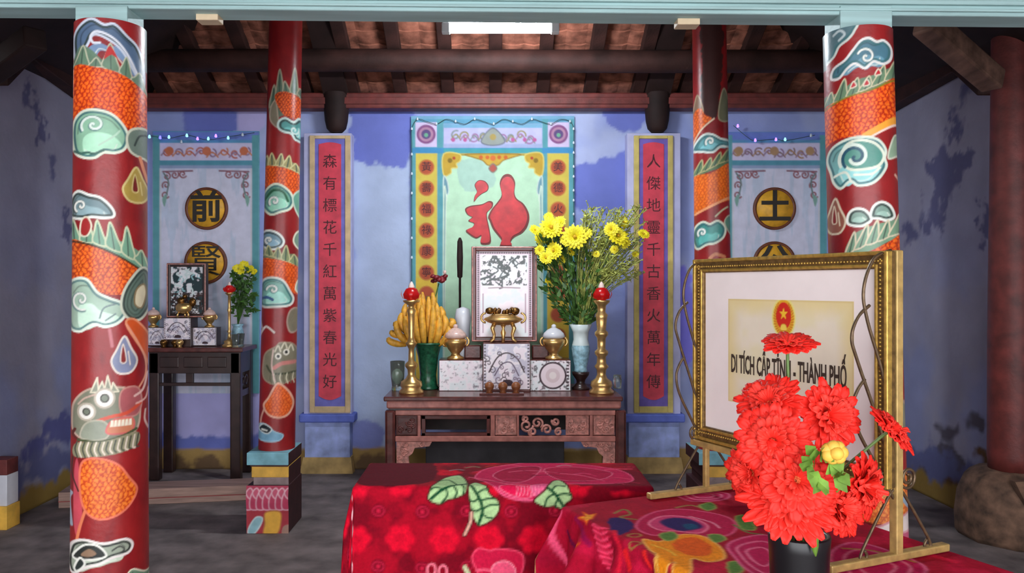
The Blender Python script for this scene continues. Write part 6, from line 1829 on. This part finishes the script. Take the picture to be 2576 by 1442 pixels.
sheet = grid_mesh('printed_sheet', P, p.done(), M['paper'], t, flip=False)
ta0, tz = F(1842, 914); ta1, tzb = F(2132, 948)
o = text_mesh('DI TÍCH CẤP TỈNH - THÀNH PHỐ', .08, M['ink'], 'printed_line', sheet, FP((ta0 + ta1) / 2, (tz + tzb) / 2 - .004, .0045), fu_, zz3, .0004, bold=.0016)
v_ = np.array([q.co[:] for q in o.data.vertices]); al = v_ @ np.array(fu_[:]); wd_ = al.max() - al.min()
kx = (ta1 - ta0) / wd_; mid = (al.max() + al.min()) / 2
for q in o.data.vertices:
    a = q.co.dot(fu_); q.co = q.co + fu_ * ((a - mid) * (kx - 1))

# easel: two upright sides, each a post, a foot bar, braces, scrolls and bent wires
t = thing('easel', FP(FW / 2, ZT), 'bronze painted iron easel with curled wires standing on the flowered blanket', 'easel')
ZF = ZT + .012


def side(base, tw, ztop, off, postw, nm):
    base = Vector((base[0], base[1], 0))
    b = B(); b.obox(base - u3 * postw / 2 - v3 * postw / 2 + zz3 * ZF, u3 * postw, v3 * postw, zz3 * (ztop - ZF), .003); b.build('post', M['post'], t)
    b = B(); b.obox(base - v3 * .235 - u3 * .013 + zz3 * (ZF - .004), v3 * .42, u3 * .026, zz3 * .02, .004); b.build('foot_bar', M['post'], t)
    Q = lambda v, z, u=0.0: base + v3 * v + zz3 * z + u3 * u
    for s in (-1, 1):
        b = B()
        pts = [Q(s * .008, ZT + .19), Q(s * .03, ZT + .17), Q(s * .10, ZT + .075), Q(s * .125, ZT + .035), Q(s * .122, ZT + .022), Q(s * .108, ZT + .021), Q(s * .104, ZT + .034), Q(s * .112, ZT + .046)]
        b.tube([Vector(q) for q in smooth_pts([tuple(q) for q in pts], False, 5)], .004, 6); b.build('brace', M['iron'], t)
        b = B(); c = (s * .042, ZT + .215)
        b.tube([Q(c[0] + r * cos(a) * s, c[1] + r * sin(a)) for r, a in ((.030 - .0009 * i, -2.6 + i * .42) for i in range(27))], .0042, 6); b.build('scroll', M['iron'], t)
    # bent wires on the side towards the altar
    H = ztop
    for pts in ([(-.006, .26), (-.03, .46), (-.075, .62), (-.085, .70), (-.06, .775), (-.015, .80)],
                [(-.006, .20), (-.04, .34), (-.10, .52), (-.115, .58), (-.10, .63), (-.07, .66)],
                [(-.004, .16), (-.05, .25), (-.10, .35), (-.112, .41), (-.10, .45), (-.082, .475)]):
        q = [Q(v * tw, ZT + z * (H - ZT) / .80) for v, z in pts]
        b = B(); b.tube([Vector(k) for k in smooth_pts([tuple(k) for k in q], False, 6)], .0042, 6); b.build('bent_wire', M['iron'], t)


pl = FL - fu_ * .0 - fn * .03; pr = FR - fu_ * .03 - fn * .03
side((pl.x, pl.y), 1.1, 1.585, 0, .018, 'l')
side((pr.x, pr.y), 1.35, 1.592, 0, .024, 'r')
b = B(); b.obox(FP(-.01, FZ0 - .022, -.03), fu_ * (FW - .02), fn * .06, zz3 * .02, .003); b.build('shelf_rail', M['post'], t)
b = B(); b.obox(FP(-.005, FZ1 - .15, -.045), fu_ * (FW - .02), fn * .016, zz3 * .016, .002); b.build('cross_rail', M['post'], t)

# ------------------------------------------------------------ black vase and the red flowers
YV = 1.75; sv = YV / FPX
vx = (2010 - VX) * sv; hv = EYE - (1346 - VY) * sv - ZT - .008
zb0 = ZT + .012
t = thing('black_vase', (vx, YV, zb0), 'shiny black vase of big red flowers on the flowered blanket', 'vase')
b = B(); b.lathe([(0, 0), (.052, 0), (.058, .006), (.06, .03), (.064, hv * .8), (.066, hv - .004), (.064, hv), (.056, hv - .002), (.054, hv * .5), (0, hv * .4)], (vx, YV, zb0), 30); b.build('vase_body', M['black_vase'], t)
vm_ = Vector((vx, YV, zb0 + hv))


def gerbera(px, py, Y, r_px, d, lab, seed, flat=.3, n=20):
    rnd = random.Random(seed); c = W(px, py, Y); r = r_px * Y / FPX; d = Vector(d).normalized()
    t = thing('red_flower', c, lab, 'flower')
    a = d.orthogonal().normalized(); e = d.cross(a)
    for nm, layers, mt in (('outer_petals', ((1.0, flat * .9, 0), (.86, flat * 1.25, .5)), 'gerbera'), ('inner_petals', ((.62, flat * 1.9, .25), (.4, flat * 2.6, .7)), 'gerbera_in')):
        b = B()
        for (f, cup, ph) in layers:
            m = n if f > .7 else int(n * .8)
            for i in range(m):
                th = 2 * pi * (i + ph) / m + rnd.uniform(-.08, .08); u = a * cos(th) + e * sin(th); w_ = d.cross(u)
                q = rnd.uniform(.86, 1.1); wd = r * f * 3.4 / m; tip = rnd.uniform(-.1, .1); rows = []
                for g, wf, h in ((.10, .35, .02), (.35, .85, .16), (.62, 1.0, .26), (.86, .85, .30 + tip), (1.0, .38, .26 + tip * 1.6)):
                    pt = c + u * (r * f * g * q) + d * (r * (h * cup * 2.2 + .03))
                    rows.append([pt - w_ * wd * wf + d * r * .035 * wf, pt - w_ * wd * wf * .45 + d * r * .012, pt - d * r * .02, pt + w_ * wd * wf * .45 + d * r * .012, pt + w_ * wd * wf + d * r * .035 * wf])
                b.strip(rows)
        o = b.build(nm, M[mt], t); sm = o.modifiers.new('thickness', 'SOLIDIFY'); sm.thickness = .0012
    b = B()
    cc = c + d * r * .16
    for i in range(36):
        th = i * 2.4; rr = .17 * r * math.sqrt(i / 36); b.ball(cc + (a * cos(th) + e * sin(th)) * rr, r * .035, (1, 1, 1), 1)
    b.build('flower_centre', M['gerbera_eye'], t)
    b = B(); foot = vm_ + Vector((rnd.uniform(-.03, .03), rnd.uniform(-.03, .03), -.005))
    b.tube([Vector(q) for q in smooth_pts([tuple(c), tuple(c - d * r * .5), tuple((c - d * r * .7) * .5 + vm_ * .5 + Vector((0, .02, .01))), tuple(foot), tuple(foot + Vector((0, 0, -.05)))], False, 4)], .0036, 6); b.build('stem', M['stem'], t)


gerbera(1982, 872, 1.80, 70, (-.1, -.32, 1), 'red flower topmost of the vase, seen from the side below the gold emblem', 1, .16, 16)
gerbera(1938, 1022, 1.76, 84, (-.5, -.62, .75), 'red flower below the printed line, tilted towards the altar, with pointed petals', 2)
gerbera(2072, 1046, 1.76, 88, (.25, -1, .22), 'large open red flower facing the door, on the upper side near the curled wires', 3, .34)
gerbera(1945, 1112, 1.70, 98, (-.4, -1, .25), 'large red flower in the middle, above the two lower ones and nearer the altar', 4)
gerbera(1896, 1190, 1.72, 74, (-.9, -.6, .1), 'red flower sticking out sideways towards the crimson blanket, half behind others', 5)
gerbera(2000, 1208, 1.66, 104, (-.05, -1, .3), 'biggest red flower, low in front and facing the door', 6, .24)
gerbera(1984, 1258, 1.68, 122, (-.12, -.7, .55), 'red flower hanging over the mouth of the black vase', 7, .10, 26)
gerbera(2156, 1222, 1.74, 88, (.75, -.8, .1), 'red flower facing the easel post, beside the yellow bud', 8)
gerbera(2098, 1275, 1.70, 84, (.45, -.8, .2), 'red flower low over the vase on the easel post side', 9)
gerbera(2234, 1088, 1.72, 76, (.62, -.42, .68), 'red flower leaning far out alone in front of the easel post', 10, .2)
c = W(2098, 1138, 1.59)
t = thing('yellow_bud', c, 'yellow bud with a pale tip among the red flowers', 'flower')
b = B()
for i in range(7):
    a = i * 2 * pi / 7; b.ball(c + Vector((cos(a) * .013, -.004 + .004 * (i % 2), sin(a) * .011)), .0145, (1, .8, 1), 2)
b.ball(c + Vector((0, -.012, 0)), .014); b.build('petals', M['ochre2'], t)
b = B()
for i in range(22):
    a = rnd.uniform(0, 6.28); p0 = W(2076 + 32 * cos(a), 1172 + 36 * sin(a), 1.61); d = Vector((rnd.uniform(-1, .3), -.5, rnd.uniform(-.8, .8))).normalized(); sd = d.cross(Vector((0, 1, .2))).normalized() * .013
    b.strip([[p0 - sd * .2, p0 + sd * .2], [p0 + d * .02 - sd, p0 + d * .02 + sd], [p0 + d * .04 - sd * .1, p0 + d * .04 + sd * .1]])
b.build('green_leaves', M['leaf2'], t)
b = B(); b.tube([c + Vector((0, .01, -.01)), W(2105, 1200, 1.70), W(2090, 1270, 1.72), vm_ + Vector((.01, .01, -.05))], .0042, 6); b.build('stem', M['stem'], t)
for (pts, lab) in (([(2060, 1360), (2045, 1330), (2052, 1400)], 'narrow green leaf hanging over the rim of the black vase'), ([(2118, 1260), (2122, 1200), (2104, 1240)], 'yellow-green leaf between the bud and the red flower by the easel post')):
    q = [W(x_, y_, 1.67) for x_, y_ in pts]; b = B()
    m_ = [q[1].lerp(q[2], f) for f in (0, .3, .65, 1)]; sd = Vector((.009, -.003, .002))
    b.strip([[m_[0] - sd * .2, m_[0], m_[0] + sd * .2], [m_[1] - sd, m_[1] - Vector((0, .004, 0)), m_[1] + sd], [m_[2] - sd * .8, m_[2] - Vector((0, .004, 0)), m_[2] + sd * .8], [m_[3] - sd * .1, m_[3], m_[3] + sd * .1]])
    o = b.build('leaf_blade', M['leaf2'], None, q[1]); tag(o, lab, 'leaf'); sm = o.modifiers.new('thickness', 'SOLIDIFY'); sm.thickness = .001
